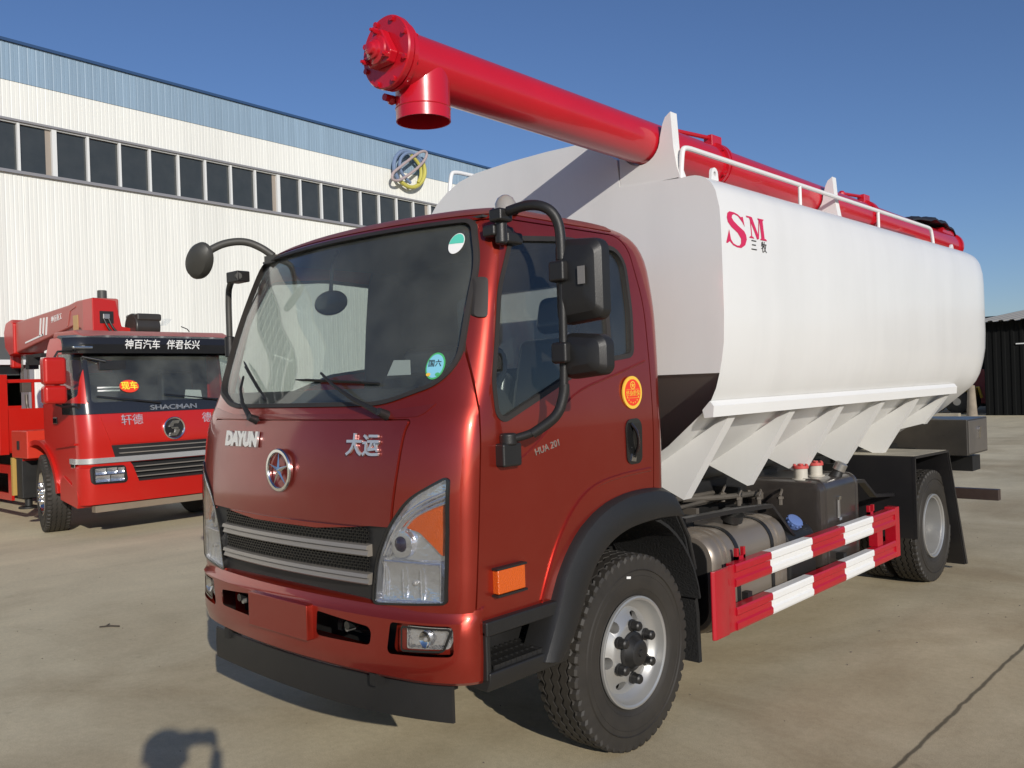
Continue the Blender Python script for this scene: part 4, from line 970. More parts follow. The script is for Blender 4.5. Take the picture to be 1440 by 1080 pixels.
# auger saddles
for y, nm in ((1.9525, 0), (4.10, 1)):
    zc = 3.135-.0165*(y-.15); lo_ = 2.862 if nm == 0 else 2.83
    arcp = [(.68+.133*cos(R_(a)), zc+.133*sin(R_(a))) for a in range(-2, -171, -12)]
    hh_ = zc-3.105; poly = [(.885, 3.228+hh_), (.850, 3.205+hh_), (.832, 3.17+hh_)]+arcp+[(.537, 3.04 if nm == 0 else 3.10), (.537, lo_), (.935, lo_), (.915, 2.92), (.897, 3.03)]
    MB().prism(poly, 'y', y, y+.065).build('auger_saddle', WHT2, TK, ang=30)
    # lip round the cradle
    MB().tube([(x, y+.03, z) for x, z in arcp], .010, 6).build('cradle_lip', WHT2, TK)
# guard rails on the roof
def gal(x, zb, y0, y1, posts, zt):
    m = MB().tube(smoothp([(x, y0, zb), (x, y0+.02, zt-.03), (x, y0+.05, zt), (x, y0+.2, zt), (x, y1-.2, zt-.01), (x, y1-.04, zt-.01), (x, y1, zt-.04), (x, y1+.05, zb-.02)], 2), .0145, 10)
    for y in posts: m.cyl((x, y, zb-.03), (x, y, zt), .012, n=10)
    return m.build('roof_rail', WHT2, TK)
gal(.93, 2.855, 1.965, 6.12, (3.45, 4.85), 3.035)
gal(-.93, 3.07, 2.0, 6.2, (3.5, 4.9), 3.255)
for (x, y, z) in ((1.02, 2.16, 2.832), (1.02, 6.36, 2.80), (.9, 6.88, 2.80)):
    l = MB().prism([(y-.045, z-.01), (y+.045, z-.01), (y+.035, z+.05)]+[(y+.035*cos(R_(a)), z+.06+.035*sin(R_(a))) for a in range(0, 181, 30)]+[(y-.035, z+.05)], 'x', x-.008, x+.008).mesh()
    l = boolean(l, MB().cyl((x-.05, y, z+.06), (x+.05, y, z+.06), .014, n=14).mesh()); link('lifting_lug', l, WHT2, TK)
# roof hatch lids and rear ladder (mostly hidden from the front)
for y in (2.6, 4.0, 5.4): MB().cyl((-.25, y, 3.18), (-.25, y, 3.24), .24, n=32).cyl((-.25, y, 3.24), (-.25, y, 3.265), .26, n=32).build('hatch_lid', WHT2, TK)

# ---- auger
AX, AZ = .68, 3.135
def az(y): return 3.135-.0165*(y-.15)
au = MB().tube([(AX, .15, AZ), (AX, 7.45, az(7.45))], .121, 56).build('auger_pipe', AUG, T)
au['label'] = 'long red auger pipe along the roof'
f = MB().lathe([(-.018, .001), (-.018, .144), (-.012, .149), (.010, .149), (.014, .144), (.014, .12)], (AX, .145, AZ+.014), 'y', 56)
f.lathe([(.020, .12), (.020, .142), (.040, .142), (.040, .12)], (AX, .145, AZ+.008), 'y', 56).build('end_flange', AUG, au)
for k in range(8): f = MB(); a = R_(22+45*k); c = Vector((AX+.133*cos(a), .12, AZ+.014+.133*sin(a))); f.cyl(c+Vector((0, -.002, 0)), c+Vector((0, .075, 0)), .0075, n=6); f.cyl(c+Vector((0, -.004, 0)), c+Vector((0, .008, 0)), .012, n=6); f.build('flange_bolt', AUG, au)
f = MB(); q = []
for k in range(3):
    a0 = R_(90+120*k); 
    for da in (-16, 16): q.append((AX+.085*cos(a0+R_(da)), AZ+.012+.085*sin(a0+R_(da))))
f.prism(q, 'y', .085, .128); f.build('bearing_plate', AUG, au, bevel=.008)
f = MB().lathe([(.0, .062), (-.012, .056), (-.018, .040), (-.028, .038), (-.034, .028), (-.046, .025), (-.049, .020), (-.049, .001)], (AX-.005, .09, AZ+.012), 'y', 32).build('bearing_hub', AUG, au)
f = MB()
for k in range(3): a = R_(90+120*k); c = Vector((AX+.075*cos(a), .085, AZ+.012+.075*sin(a))); f.cyl(c, c+Vector((0, -.022, 0)), .012, n=6); f.cyl(c+Vector((0, -.02, 0)), c+Vector((0, -.034, 0)), .007, n=8)
f.build('hub_bolt', AUG, au)
f = MB(); f.lathe([(-.235, .117), (-.235, .112), (.0, .112), (.0, .117), (-.235, .117)][::-1], (AX, .325, 3.135), 'z', 48); f.lathe([(-.18, .117), (-.183, .1195), (-.186, .117)], (AX, .325, 3.135), 'z', 48)
f.build('outlet_spout', AUG, au); MB().cyl((AX, .325, 3.00), (AX, .325, 3.01), .112, n=40).build('outlet_inside', mat('outlet_dark', (.02, .01, .01), .8), au)
f = MB(); f.sphere((.60, .22, 2.99), .022, n=8); f.cyl((.60, .18, 2.995), (.60, .26, 2.995), .016, n=8); f.build('pipe_valve', AUG, au)
f = MB().prism([(.72, az(.72)+.08), (7.2, az(7.2)+.08), (7.2, az(7.2)+.137), (.72, az(.72)+.137)], 'x', .572, .622); f.build('conduit_channel', AUG, au, bevel=.005)
for y in (2.74, 5.18):
    AZ = az(y)
    f = MB().lathe([(-.03, .12), (-.03, .142), (-.008, .142), (-.006, .125), (.006, .125), (.008, .142), (.03, .142), (.03, .12)], (AX, y, AZ), 'y', 48)
    for k in range(10): a = 2*pi*k/10; f.cyl((AX+.132*cos(a), y-.045, AZ+.132*sin(a)), (AX+.132*cos(a), y+.045, AZ+.132*sin(a)), .007, n=6)
    f.build('pipe_collar', AUG, au)
    f = MB().cyl((.70, y-.46, AZ+.135), (.70, y-.04, AZ+.165), .013, n=10).sphere((.70, y-.46, AZ+.13), .028, n=10).box((.67, y-.07, AZ+.11), (.73, y+.05, AZ+.18)); f.build('hinge_link', AUG, au, bevel=.004)
    MB().tube([(.64, y-.02, AZ-.14), (.80, y-.02, AZ-.05)], .018, 8).build('collar_strut', AUG, au)
AZ = az(7.45); f = MB().lathe([(-.02, .001), (-.02, .14), (.02, .14), (.02, .001)], (AX, 7.46, AZ), 'y', 40).box((.63, 7.05, AZ+.06), (.75, 7.40, AZ+.15)); f.build('rear_flange', AUG, au)
# tarpaulin tied over the drive motor
n = 24; vs = []; m = 14
for i in range(n+1):
    y = 6.25+1.38*i/n; zt = az(y)+.135+.055*sin(pi*min(1, i/n*1.05))+.010*sin(i*1.1)-.05*max(0, i/n-.8)*5*.6; wd = .15*(1-.55*(i/n)**3)*(.5+.5*min(1, i/4))
    for k in range(m+1):
        a = pi*k/m; vs.append((.66+wd*cos(a), y, zt-.022+.030*sin(a)+.005*sin(i*1.9+k*1.3)))
    for k in range(m, -1, -1):
        a = pi*k/m; vs.append((.66+wd*cos(a), y, zt-.034+.014*sin(a)))
m = 2*m+1
tp = MB().add(vs, [(i*(m+1)+k, (i+1)*(m+1)+k, (i+1)*(m+1)+(k+1) % (m+1), i*(m+1)+(k+1) % (m+1)) for i in range(n) for k in range(m+1)]+[tuple(range(m+1)), tuple(range(n*(m+1), (n+1)*(m+1)))]).build('motor_cover', CLOTH, T, ang=60)
tp['label'] = 'black tarpaulin over the auger motor'

# ================================================================ the crane truck: its front faces +x
XF, YN, YM, YC = -7.80, 2.20, 4.60, 3.40
K = thing('crane_truck', (-10.5, YC, 0), 'red truck with folded crane, black sun visor and chrome grille strip, parked before the warehouse', 'truck')
def kplan(z, d=0):
    xf = XF-spl(z, [(.4, .06), (.6, .0), (1.2, .0), (1.6, .04), (2.3, .26), (2.6, .45)])-d; y0 = YN+spl(z, [(.4, .02), (1.6, 0), (2.4, .06), (2.62, .12)])+d; y1 = 2*YC-y0
    pts = []; r = .20
    for k in range(9): a = R_(90-k*11.25); pts.append((xf-r+r*sin(R_(90-k*11.25)), 0)) if 0 else pts.append((xf-.05-r*(1-cos(R_(90-90*k/8))), y0+r*(1-sin(R_(90-90*k/8)))))
    pts = [(p[0], p[1]) for p in pts]
    mid = [(xf-.05*(abs(t)**2), YC+t*((y1-y0)/2-r)) for t in [-1+k/6 for k in range(13)]]
    oth = [(x, 2*YC-y) for x, y in pts[::-1]]
    back = [(-9.05+d, y1), (-9.05+d, y0)]
    return pts+mid[1:-1]+oth+back
def ksolid(d=0, z0=.62, z1=2.60):
    zs = [z0]+[z for z in [.7+.1*k for k in range(19)]+[2.54, 2.58] if z0+.02 < z < z1-.005]+[z1]; vs = []; n = len(kplan(1))
    for z in zs: vs += [(x, y, z-(d if z == z1 else 0)) for x, y in kplan(z, d+(.05 if z == z1 else 0))]
    fs = [(i*n+k, i*n+(k+1) % n, (i+1)*n+(k+1) % n, (i+1)*n+k) for i in range(len(zs)-1) for k in range(n)]
    m = (len(zs)-1)*n; return MB().add(vs, fs+[tuple(range(n))[::-1], tuple(range(m, m+n))]).mesh()
def KX(y, z, d=0):
    xf = XF-spl(z, [(.4, .06), (.6, .0), (1.2, .0), (1.6, .04), (2.3, .26), (2.6, .45)]); t = abs(y-YC)/1.0
    if t <= 1: return xf-.05*t*t+d
    u = (abs(y-YC)-1.0)/.2; return xf-.05-.2*(1-math.sqrt(max(0, 1-min(1, u)**2)))+d
KW = rpoly([(2.34, 1.70, .06), (4.46, 1.70, .06), (4.42, 2.34, .06), (2.38, 2.34, .06)], 5)
KD = rpoly([(-8.02, 1.80, .04), (-8.10, 2.34, .05), (-8.68, 2.36, .05), (-8.68, 1.74, .05), (-8.4, 1.72, .1)], 5)
kb = boolean(ksolid(), ksolid(.04, .70, 2.55)); kb = boolean(kb, pm(KW, 'x', -8.6, -7.0)); kb = boolean(kb, pm(KD, 'y', 1.8, 5.0))
kb = boolean(kb, pm([(-9.30+.70*cos(R_(a)), .50+.72*sin(R_(a))) for a in range(0, 181, 10)]+[(-10.1, .3), (-8.6, .3)], 'y', 1.8, 5.0))
kb = boolean(kb, pm([(2.88, .68), (3.92, .68), (4.02, .945), (2.78, .945)], 'x', -7.93, -7.0))
kc = link('cab', kb, CRR, K, 30)
def kp(d0, d1, poly, ax, a, b, name, m, par): return link(name, boolean(boolean(ksolid(d0), ksolid(d1)), pm(poly, ax, a, b), 'INTERSECT'), m, par, 35)
kw = kp(.006, .012, KW, 'x', -8.7, -7.0, 'windshield', GLW, K)
kd1 = kp(.006, .012, KD, 'y', 1.8, 2.6, 'door_window', GLD, K); kd2 = kp(.006, .012, KD, 'y', 4.2, 5.0, 'door_window', GLD, K)
BLKV = mat('visor_black', (.016, .016, .017), .22, 0, .7)
kp(-.012, .02, [(2.19, 1.575), (4.61, 1.575), (4.61, 1.675), (4.3, 1.69), (2.5, 1.69), (2.19, 1.72)], 'x', -8.4, -7.0, 'cowl_band', BLKV, K)
# dark surround of the windscreen
link('windshield_seal', boolean(boolean(ksolid(-.008), ksolid(.02)), ringm(KW, -.03, .02, 'x', -8.6, -7.0), 'INTERSECT'), BLKV, kw, 35)
khood = kp(-.012, .01, [(2.56, 1.185), (4.24, 1.185), (4.36, 1.565), (2.44, 1.565)], 'x', -8.2, -7, 'hood_panel', CRR, K)
kp(-.004, .03, [(2.60, 1.02), (4.20, 1.02), (4.24, 1.172), (2.56, 1.172)], 'x', -8.2, -7, 'upper_grille', CHS, K)
for z in (1.06, 1.12): kp(-.014, .01, [(2.66, z), (4.14, z), (4.16, z+.012), (2.64, z+.012)], 'x', -8.2, -7, 'grille_bar', SAT, K)
kp(-.022, .0, [(2.16, .955), (4.64, .955), (4.64, 1.022), (2.16, 1.022)], 'x', -8.2, -7, 'chrome_strip', mat('silver_strip', (.72, .72, .72), .25, .7), K)
kbump = boolean(ksolid(-.025, .44, .95), pm([(-10, .3), (-8.15, .3), (-8.15, 1.0), (-10, 1.0)], 'y', 1.8, 5.0))
for po in ([(2.88, .69), (3.92, .69), (4.01, .945), (2.79, .945)],): kbump = boolean(kbump, pm(po, 'x', -8.05, -7.0))
kbu = link('bumper', kbump, CRR, K, 30)
MB().box((-7.90, 2.76, .66), (-7.868, 4.04, .96)).build('lower_grille', CHS, kbu)
for z in (.745, .81, .875): kb_ = MB().box((-7.87, 2.85, z), (-7.80, 3.95, z+.010)).build('grille_bar', SAT, kbu)
MB().box((-7.98, 2.35, .34), (-7.86, 4.45, .425)).build('front_beam', mat('rusty_beam', (.16, .12, .08), .7, dust=.4), K, bevel=.006)
for s in (1, -1):
    yy = lambda y: YC+s*(y-YC)
    po = rpoly([(yy(2.30), .70, .05), (yy(2.74), .69, .05), (yy(2.71), .915, .05), (yy(2.285), .925, .05)], 5)
    h = link('headlight', boolean(boolean(ksolid(-.036, .44), ksolid(-.020, .44)), pm(po, 'x', -8.2, -7), 'INTERSECT'), BLKV, K, 35)
    link('lamp_bowl', boolean(boolean(ksolid(-.029, .44), ksolid(-.0255, .44)), pm(offs(po, .005), 'x', -8.2, -7), 'INTERSECT'), REFL, h, 35)
    for (a, b, c_, e_) in ((.03, .155, .115, .195), (.165, .285, .115, .195), (.295, .375, .115, .19), (.03, .20, .025, .105), (.21, .37, .022, .105)):
        m = MB(); vs = []; n_ = 8
        for i in range(n_+1):
            for k in range(n_+1):
                u, v = -1+2*i/n_, -1+2*k/n_; y, z = yy(2.31+(a+b)/2+(b-a)/2*u), .70+(c_+e_)/2+(e_-c_)/2*v
                vs.append((KX(y, z)+.064-.024*(1-.5*u*u-.5*v*v), y, z))
        m.add(vs, [(i*(n_+1)+k, (i+1)*(n_+1)+k, (i+1)*(n_+1)+k+1, i*(n_+1)+k+1) for i in range(n_) for k in range(n_)]).build('lamp_reflector', REFL, h)
    lp = rpoly([(yy(2.33), .725, .03), (yy(2.71), .715, .03), (yy(2.69), .895, .03), (yy(2.315), .905, .03)], 4)
    link('lamp_cover', boolean(boolean(ksolid(-.071, .44), ksolid(-.068, .44)), pm(lp, 'x', -8.2, -7), 'INTERSECT'), LENS, h, 35)
def ktext(nm, t, y, z, sz, m, par, d=.02, sx=1., bold=0, vert=False):
    return text(nm, t, sz, frame((KX(y, z, d), y, z), (0, 1, 0), (KX(y, z+.05)-KX(y, z-.05), 0, .1)), m, par, .006, sx, bold)
ktext('maker_lettering', 'SHACMAN', 3.40, 1.625, .088, STL, K, .018, 1.55, .002)
ktext('hood_characters', '轩德', 2.83, 1.475, .145, LTR, khood, .018)
ktext('hood_characters', '德龙', 3.93, 1.455, .145, LTR, khood, .018)
c0 = Vector((KX(3.37, 1.35, .015), 3.37, 1.345))
MB().lathe([(.02, .150), (.03, .140), (.02, .128), (.0, .125), (.0, .150), (.02, .150)], c0, 'x', 40).build('round_badge', CHR, khood)
MB().lathe([(.004, .125), (.006, .001)], c0, 'x', 32).build('badge_field', BLKV, khood)
bs = MB(); 
for q in ([(-.02, .10), (.075, .10), (.055, .06), (-.005, .06), (-.02, .02), (-.075, .02), (-.045, .08)], [(.02, -.10), (-.075, -.10), (-.055, -.06), (.005, -.06), (.02, -.02), (.075, -.02), (.045, -.08)], [(-.05, .012), (.045, .012), (.06, -.012), (-.035, -.012)]):
    bs.prism([(c0.y+a, c0.z+b) for a, b in q], 'x', c0.x+.008, c0.x+.022)
bs.build('badge_mark', CHR, khood)
# sun visor with white characters
n = 24; vs = []
for i in range(n+1):
    y = 2.16+2.48*i/n; x = KX(min(max(y, 2.22), 4.58), 2.45)
    for dx, z in ((.04, 2.585), (.16, 2.55), (.20, 2.46), (.17, 2.345), (.14, 2.345), (.16, 2.46), (.12, 2.53), (.0, 2.56)): vs.append((x+dx-(.10 if i in (0, n) else 0), y, z))
kv = MB().add(vs, [(i*8+k, (i+1)*8+k, (i+1)*8+(k+1) % 8, i*8+(k+1) % 8) for i in range(n) for k in range(8)]+[tuple(range(8)), tuple(range(n*8, n*8+8))]).build('sun_visor', BLKV, K)
for t, y in (('神百汽车', 3.06), ('伴君长兴', 3.62)): text('visor_characters', t, .135, frame((KX(y, 2.45)+.205, y, 2.452), (0, 1, 0), (.02, 0, .1)), PAPER, kv, .004, .88, .001)
for y in (2.32, 4.48): MB().box((KX(y, 2.4)+.13, y-.12, 2.40), (KX(y, 2.4)+.19, y+.12, 2.435)).build('marker_lamp', CHR, kv, bevel=.01)
# windscreen stickers, wipers
e = MB(); y0, z0 = 2.85, 1.915; e.prism([(y0+.125*cos(2*pi*k/28), z0+.085*sin(2*pi*k/28)) for k in range(28)], 'x', KX(y0, z0, -.004), KX(y0, z0, .002))
rot = Matrix.Rotation(-math.atan2(.22, .7), 3, 'Y'); p_ = Vector((KX(y0, z0, 0), y0, z0)); e.v = [rot @ (Vector(v)-p_)+p_+Vector((.010, 0, 0)) for v in e.v]
es = e.build('red_sticker', REDS, kw); ktext('sticker_characters', '现车', 2.85, 1.915, .115, mat('sticker_yellow', (.85, .75, .05), .5), es, .022, .95, .002)
for z in (1.905, 1.865): MB().box((KX(2.6, z)-.02, 2.46, z-.010), (KX(2.6, z)-.012, 2.74, z+.010)).build('white_strip', PAPER, kw)
e = MB().prism([(3.60, 1.72), (3.86, 1.715), (3.84, 1.84), (3.62, 1.85)], 'x', KX(3.7, 1.78)-.05, KX(3.7, 1.78)-.045).build('white_paper', PAPER, K)
def kwip(b, t):
    P = [Vector((KX(b[0]+(t[0]-b[0])*k/6, b[1]+(t[1]-b[1])*k/6, .035), b[0]+(t[0]-b[0])*k/6, b[1]+(t[1]-b[1])*k/6)) for k in range(7)]
    MB().tube(P, [.016, .014, .012, .010, .009, .008, .008], 6).build('wiper', BLKV, K)
kwip((3.22, 1.69), (2.42, 1.80)); kwip((4.15, 1.69), (3.28, 1.80))
# side mirror housings on an arm, door details
for s in (1, -1):
    yy = lambda y: YC+s*(y-YC)
    if s > 0:
        m_ = MB()
        for z0, z1 in ((1.955, 2.29), (1.72, 1.945)): m_.box((-8.02, 1.80, z0), (-7.86, 2.07, z1))
        mm = m_.build('door_mirror', CRR, K, bevel=.045, bseg=4)
        MB().tube([(-7.95, 1.95, 2.28), (-7.96, 2.0, 2.36), (-8.10, 2.22, 2.38)], .014, 8).build('mirror_arm', BLK, mm)
        MB().tube([(-7.93, 1.95, 1.71), (-7.97, 2.05, 1.68), (-8.05, 2.2, 1.68)], .014, 8).build('mirror_arm', BLK, mm)
    a, b = sorted((yy(2.19), yy(2.205))); MB().box((-8.72, a, 1.46), (-8.58, b, 1.54)).build('door_handle', BLKV, K, bevel=.01)
    a, b = sorted((yy(2.14), yy(2.24))); MB().prism([(-8.62, 1.14), (-8.0, 1.19), (-8.0, 1.215), (-8.60, 1.18)], 'y', a+.03, b).build('door_moulding', CRR, K)
    s_ = MB().prism([(-8.55, .48), (-8.02, .40), (-7.98, .47), (-8.0, .62), (-8.45, .80), (-8.55, .70)], 'y', *sorted((yy(2.19), yy(2.45)))); s_.build('cab_step', CRR, K, bevel=.01)
    MB().box((-8.14, yy(2.185)-.01, .91), (-8.02, yy(2.185)+.01, .96)).build('side_lamp', CHR, K, bevel=.006)
# arch lip
for s in (1, -1):
    yy = lambda y: YC+s*(y-YC); L_ = [(-9.30+.72*cos(R_(a)), .50+.74*sin(R_(a))) for a in range(5, 176, 10)]; L2 = [(-9.30+.66*cos(R_(a)), .50+.68*sin(R_(a))) for a in range(175, 4, -10)]
    MB().prism(L_+L2, 'y', *sorted((yy(2.17), yy(2.52)))).build('wheel_arch', CRR, K)
kwl = make_wheel(K, (-9.22, 2.355, .52), 1, R=.52, wd=.29, rr=.292, rim_m=CHR, hub_m=CHR, nuts=10); kwl.rotation_euler = (0, 0, -pi/2-.22)
k2 = twin(kwl, K, (-9.22, 2*YC-2.355, .52), 1); k2.rotation_euler = (0, 0, pi/2)
for x in (-14.2, -15.5):
    for y, r in ((2.36, -pi/2), (2*YC-2.36, pi/2)): k3 = twin(kwl, K, (x, y, .52), 1); k3.rotation_euler = (0, 0, r)
# cab inside
MB().box((-8.3, 2.35, 1.3), (-8.0, 4.45, 1.68)).build('dashboard', INT2, K, bevel=.03); MB().box((-9.00, 2.3, 1.3), (-8.97, 4.5, 1.9)).box((-9.00, 2.3, 2.3), (-8.97, 4.5, 2.52)).box((-9.00, 3.1, 1.9), (-8.97, 4.5, 2.3)).build('rear_lining', INT, K)
for y in (2.85, 3.95): MB().box((-8.9, y-.25, 1.3), (-8.45, y+.25, 1.50)).box((-8.95, y-.25, 1.35), (-8.8, y+.25, 2.12)).build('seat', SEAT, K, bevel=.05)
MB().tube([(-8.30, YC-.95, 2.36), (-8.10, YC-1.05, 2.30), (-8.0, YC-.80, 2.24)], .02, 8).box((-8.08, 2.52, 2.13), (-8.02, 2.86, 2.25)).build('look_down_mirror', BLKV, K, bevel=.02)
# roof: dusty red fairing behind the visor
MB().prism([(-9.05, 2.575), (-8.10, 2.572), (-8.35, 2.66), (-9.02, 2.67)], 'y', 2.34, 4.46).build('roof_cap', CRD, K, bevel=.03)
MB().tube([(-8.5, 4.0, 2.68), (-8.52, 3.98, 2.72), (-8.60, 3.93, 2.76)], .008, 6).build('roof_aerial', BLK, K)
# chassis, outriggers, bed
c_ = MB().box((-16.5, 2.95, .72), (-8.0, 3.05, .98)).box((-16.5, 3.75, .72), (-8.0, 3.85, .98)).box((-9.9, 2.4, .35), (-9.6, 4.4, .9)).box((-8.9, 2.7, .4), (-8.1, 4.1, .8)).box((-14.3, 2.6, .45), (-14.1, 4.2, .6)).box((-9.27, 2.5, .46), (-9.17, 4.3, .58)); c_.build('chassis_frame', CHS, K)
for s in (1, -1):
    yy = lambda y: YC+s*(y-YC)
    o = MB().box((-10.12, min(yy(2.14), yy(2.9)), .98), (-9.52, max(yy(2.14), yy(2.9)), 1.36)).build('outrigger_beam', ORN, K, bevel=.015)
    MB().box((-9.86, yy(2.13)-.008, 1.10), (-9.80, yy(2.13)+.008, 1.22)).build('beam_slot', CHS, o); MB().box((-10.14, yy(2.16)-.03, .45), (-10.08, yy(2.16)+.03, .98)).build('outrigger_leg', mat('faded_yellow', (.40, .25, .06), .6), o)
    l = MB().box((-10.02, min(yy(2.16), yy(2.38)), .42), (-9.80, max(yy(2.16), yy(2.38)), .98)).cyl((-9.91, yy(2.27), .30), (-9.91, yy(2.27), .42), .05).cyl((-9.91, yy(2.27), .27), (-9.91, yy(2.27), .30), .13).build('outrigger_jack', CHS, K, bevel=.01)
    g = MB(); y_ = yy(2.2)
    g.box((-13.5, y_-.02, .74), (-10.3, y_+.02, .86)).box((-13.5, y_-.02, .36), (-10.3, y_+.02, .46)).box((-10.42, y_-.02, .46), (-10.3, y_+.02, .74)).box((-13.5, y_-.02, .46), (-13.38, y_+.02, .74)).build('bed_side_guard', CRR, K)
bd = MB().box((-16.8, 2.18, 1.02), (-10.62, 4.62, 1.14)).box((-16.8, 2.18, 1.14), (-10.62, 2.22, 1.68)).box((-16.8, 4.58, 1.14), (-10.62, 4.62, 1.68)).box((-16.8, 2.22, 1.14), (-16.76, 4.58, 1.68)).build('load_bed', CRR, K)
hb_ = MB().box((-10.66, 2.22, 1.04), (-10.60, 4.58, 1.66)).box((-10.70, 2.14, 1.0), (-10.58, 2.26, 2.16)).box((-10.70, 4.54, 1.0), (-10.58, 4.66, 2.16)).box((-10.65, 2.26, 2.04), (-10.61, 4.54, 2.09))
for y in (2.62, 2.98, 3.4, 3.8, 4.2): hb_.box((-10.65, y-.018, 1.66), (-10.61, y+.018, 2.04))
hb_.build('headboard', CRR, K, bevel=.004)
# crane: column, boom, control head, filter can, hook
cm = MB(); 
cm.prism([(3.10, 2.60), (3.66, 2.60), (3.66, 2.80), (3.52, 2.82), (3.44, 3.20), (3.10, 3.23)], 'x', -9.95, -9.60)
column = cm.build('crane_column', CRR, K, bevel=.012)
MB().cyl((-10.05, YC, .95), (-10.05, YC, 2.62), .22, n=28).box((-10.45, 3.0, .95), (-9.55, 3.8, 1.5)).build('crane_base', CRR, K, bevel=.01)
MB().box((-9.612, 3.20, 2.86), (-9.596, 3.40, 3.04)).build('column_recess', CHS, column); MB().box((-9.60, 3.24, 2.92), (-9.57, 3.34, 3.0)).build('valve_housing', STL, column, bevel=.01)
for k in range(2): MB().tube(smoothp([(-9.58, 3.25+.07*k, 2.93), (-9.55, 3.30+.07*k, 2.78), (-9.52, 3.42+.08*k, 2.66), (-9.50, 3.60+.05*k, 2.62)], 2), .016, 8).build('hydraulic_hose', CHS, column)
MB().cyl((-9.78, 3.32, 3.20), (-9.78, 3.32, 3.24), .03).cyl((-9.78, 3.32, 3.235), (-9.78, 3.32, 3.36), .066, n=20).build('filter_can', mat('grey_can', (.06, .06, .055), .5), column, bevel=.008)
bo = MB(); P = [(-9.62, 3.235), (-9.62, 2.62), (-9.90, 2.62), (-10.05, 2.80), (-10.35, 2.86), (-10.7, 2.82), (-12.75, 2.58), (-12.80, 3.06), (-12.75, 3.10), (-10.5, 3.20), (-10.2, 3.235)]
bo.prism(P, 'y', 3.105, 3.50); bm2 = bo.build('crane_boom', CRD, K, bevel=.03)
bm2['label'] = 'dusty red folded crane boom'
for k in range(3):
    x = -11.42-.13*k; MB().prism([(x, 2.80), (x+.055, 2.80), (x-.04+.055+.10, 3.08), (x+.06, 3.08)], 'y', 3.098, 3.104).build('boom_stripe', PAPER, bm2, smooth=False)
MB().prism([(-12.3, 2.715), (-11.5, 2.80), (-11.5, 2.83), (-12.3, 2.74)], 'y', 3.098, 3.104).build('boom_stripe', PAPER, bm2, smooth=False)
text('boom_characters', '神百重工', .11, frame((-10.95, 3.101, 3.03), (-1, 0, -.08), (.0, 0, 1)) @ Matrix.Diagonal((-1, 1, 1, 1)), PAPER, bm2, .004, 1)
MB().prism([(-10.55, 2.88), (-10.50, 2.88), (-10.40, 3.10), (-10.20, 3.14), (-10.21, 3.165), (-10.44, 3.13)], 'y', 3.095, 3.104).build('boom_rib', CRD, bm2)
MB().box((-10.30, 3.096, 2.80), (-10.12, 3.103, 3.02)).build('boom_placard', mat('faded_placard', (.50, .32, .14), .6), bm2)
MB().prism([(-12.72, 2.56), (-12.72, 3.08), (-12.85, 3.15), (-13.10, 3.11), (-13.20, 2.95), (-13.16, 2.68), (-12.95, 2.54)], 'y', 3.06, 3.55).build('boom_head', CRR, bm2, bevel=.03)
MB().box((-13.22, 3.15, 2.34), (-13.10, 3.32, 2.72)).build('tip_bracket', CRR, bm2, bevel=.03)
hk = MB()
for dx, dy in ((-.03, .05), (.03, .05), (-.03, .14), (.03, .14)): hk.cyl((-12.92+dx, 3.2+dy, 2.55), (-12.92+dx, 3.2+dy, 2.10), .008, n=6)
hk.box((-12.98, 3.22, 1.92), (-12.86, 3.36, 2.10)); hk.tube(smoothp([(-12.92, 3.3, 1.88), (-12.92, 3.3, 1.72), (-12.85, 3.3, 1.62), (-12.92, 3.3, 1.52), (-13.02, 3.3, 1.60)], 2), .028, 8)
hk.build('crane_hook', mat('dark_hook_steel', (.06, .05, .045), .5, .5, dust=.3), K, bevel=.01)
MB().box((-12.6, 3.2, 2.48), (-11.9, 3.3, 2.54)).box((-12.3, 3.1, 2.36), (-12.22, 3.3, 2.50)).box((-12.62, 3.2, 2.30), (-12.45, 3.35, 2.42)).build('boom_roller', CHS, bm2)
hd = MB().cyl((-9.60, 3.64, 2.81), (-9.60, 4.02, 2.81), .21, n=24).box((-9.80, 3.66, 2.90), (-9.40, 4.04, 3.01)).box((-9.72, 3.74, 2.56), (-9.48, 3.98, 2.72)); hh = hd.build('control_head', mat('winch_black', (.015, .015, .015), .35, dust=.1), K, bevel=.03)
MB().prism([(3.66, 2.84), (3.75, 2.96), (3.80, 2.96), (3.80, 2.86)], 'x', -9.55, -9.45).prism([(4.08, 2.84), (4.12, 2.95), (4.22, 2.94), (4.13, 2.84)], 'x', -9.55, -9.45).build('head_lamp', LENS, hh)
for k in range(4): MB().cyl((-9.6, 3.66+.045*k, 2.62), (-9.6, 3.69+.045*k, 2.95), .008, n=6).sphere((-9.6, 3.69+.045*k, 2.96), .018, n=8).build('control_lever', BLK, hh)

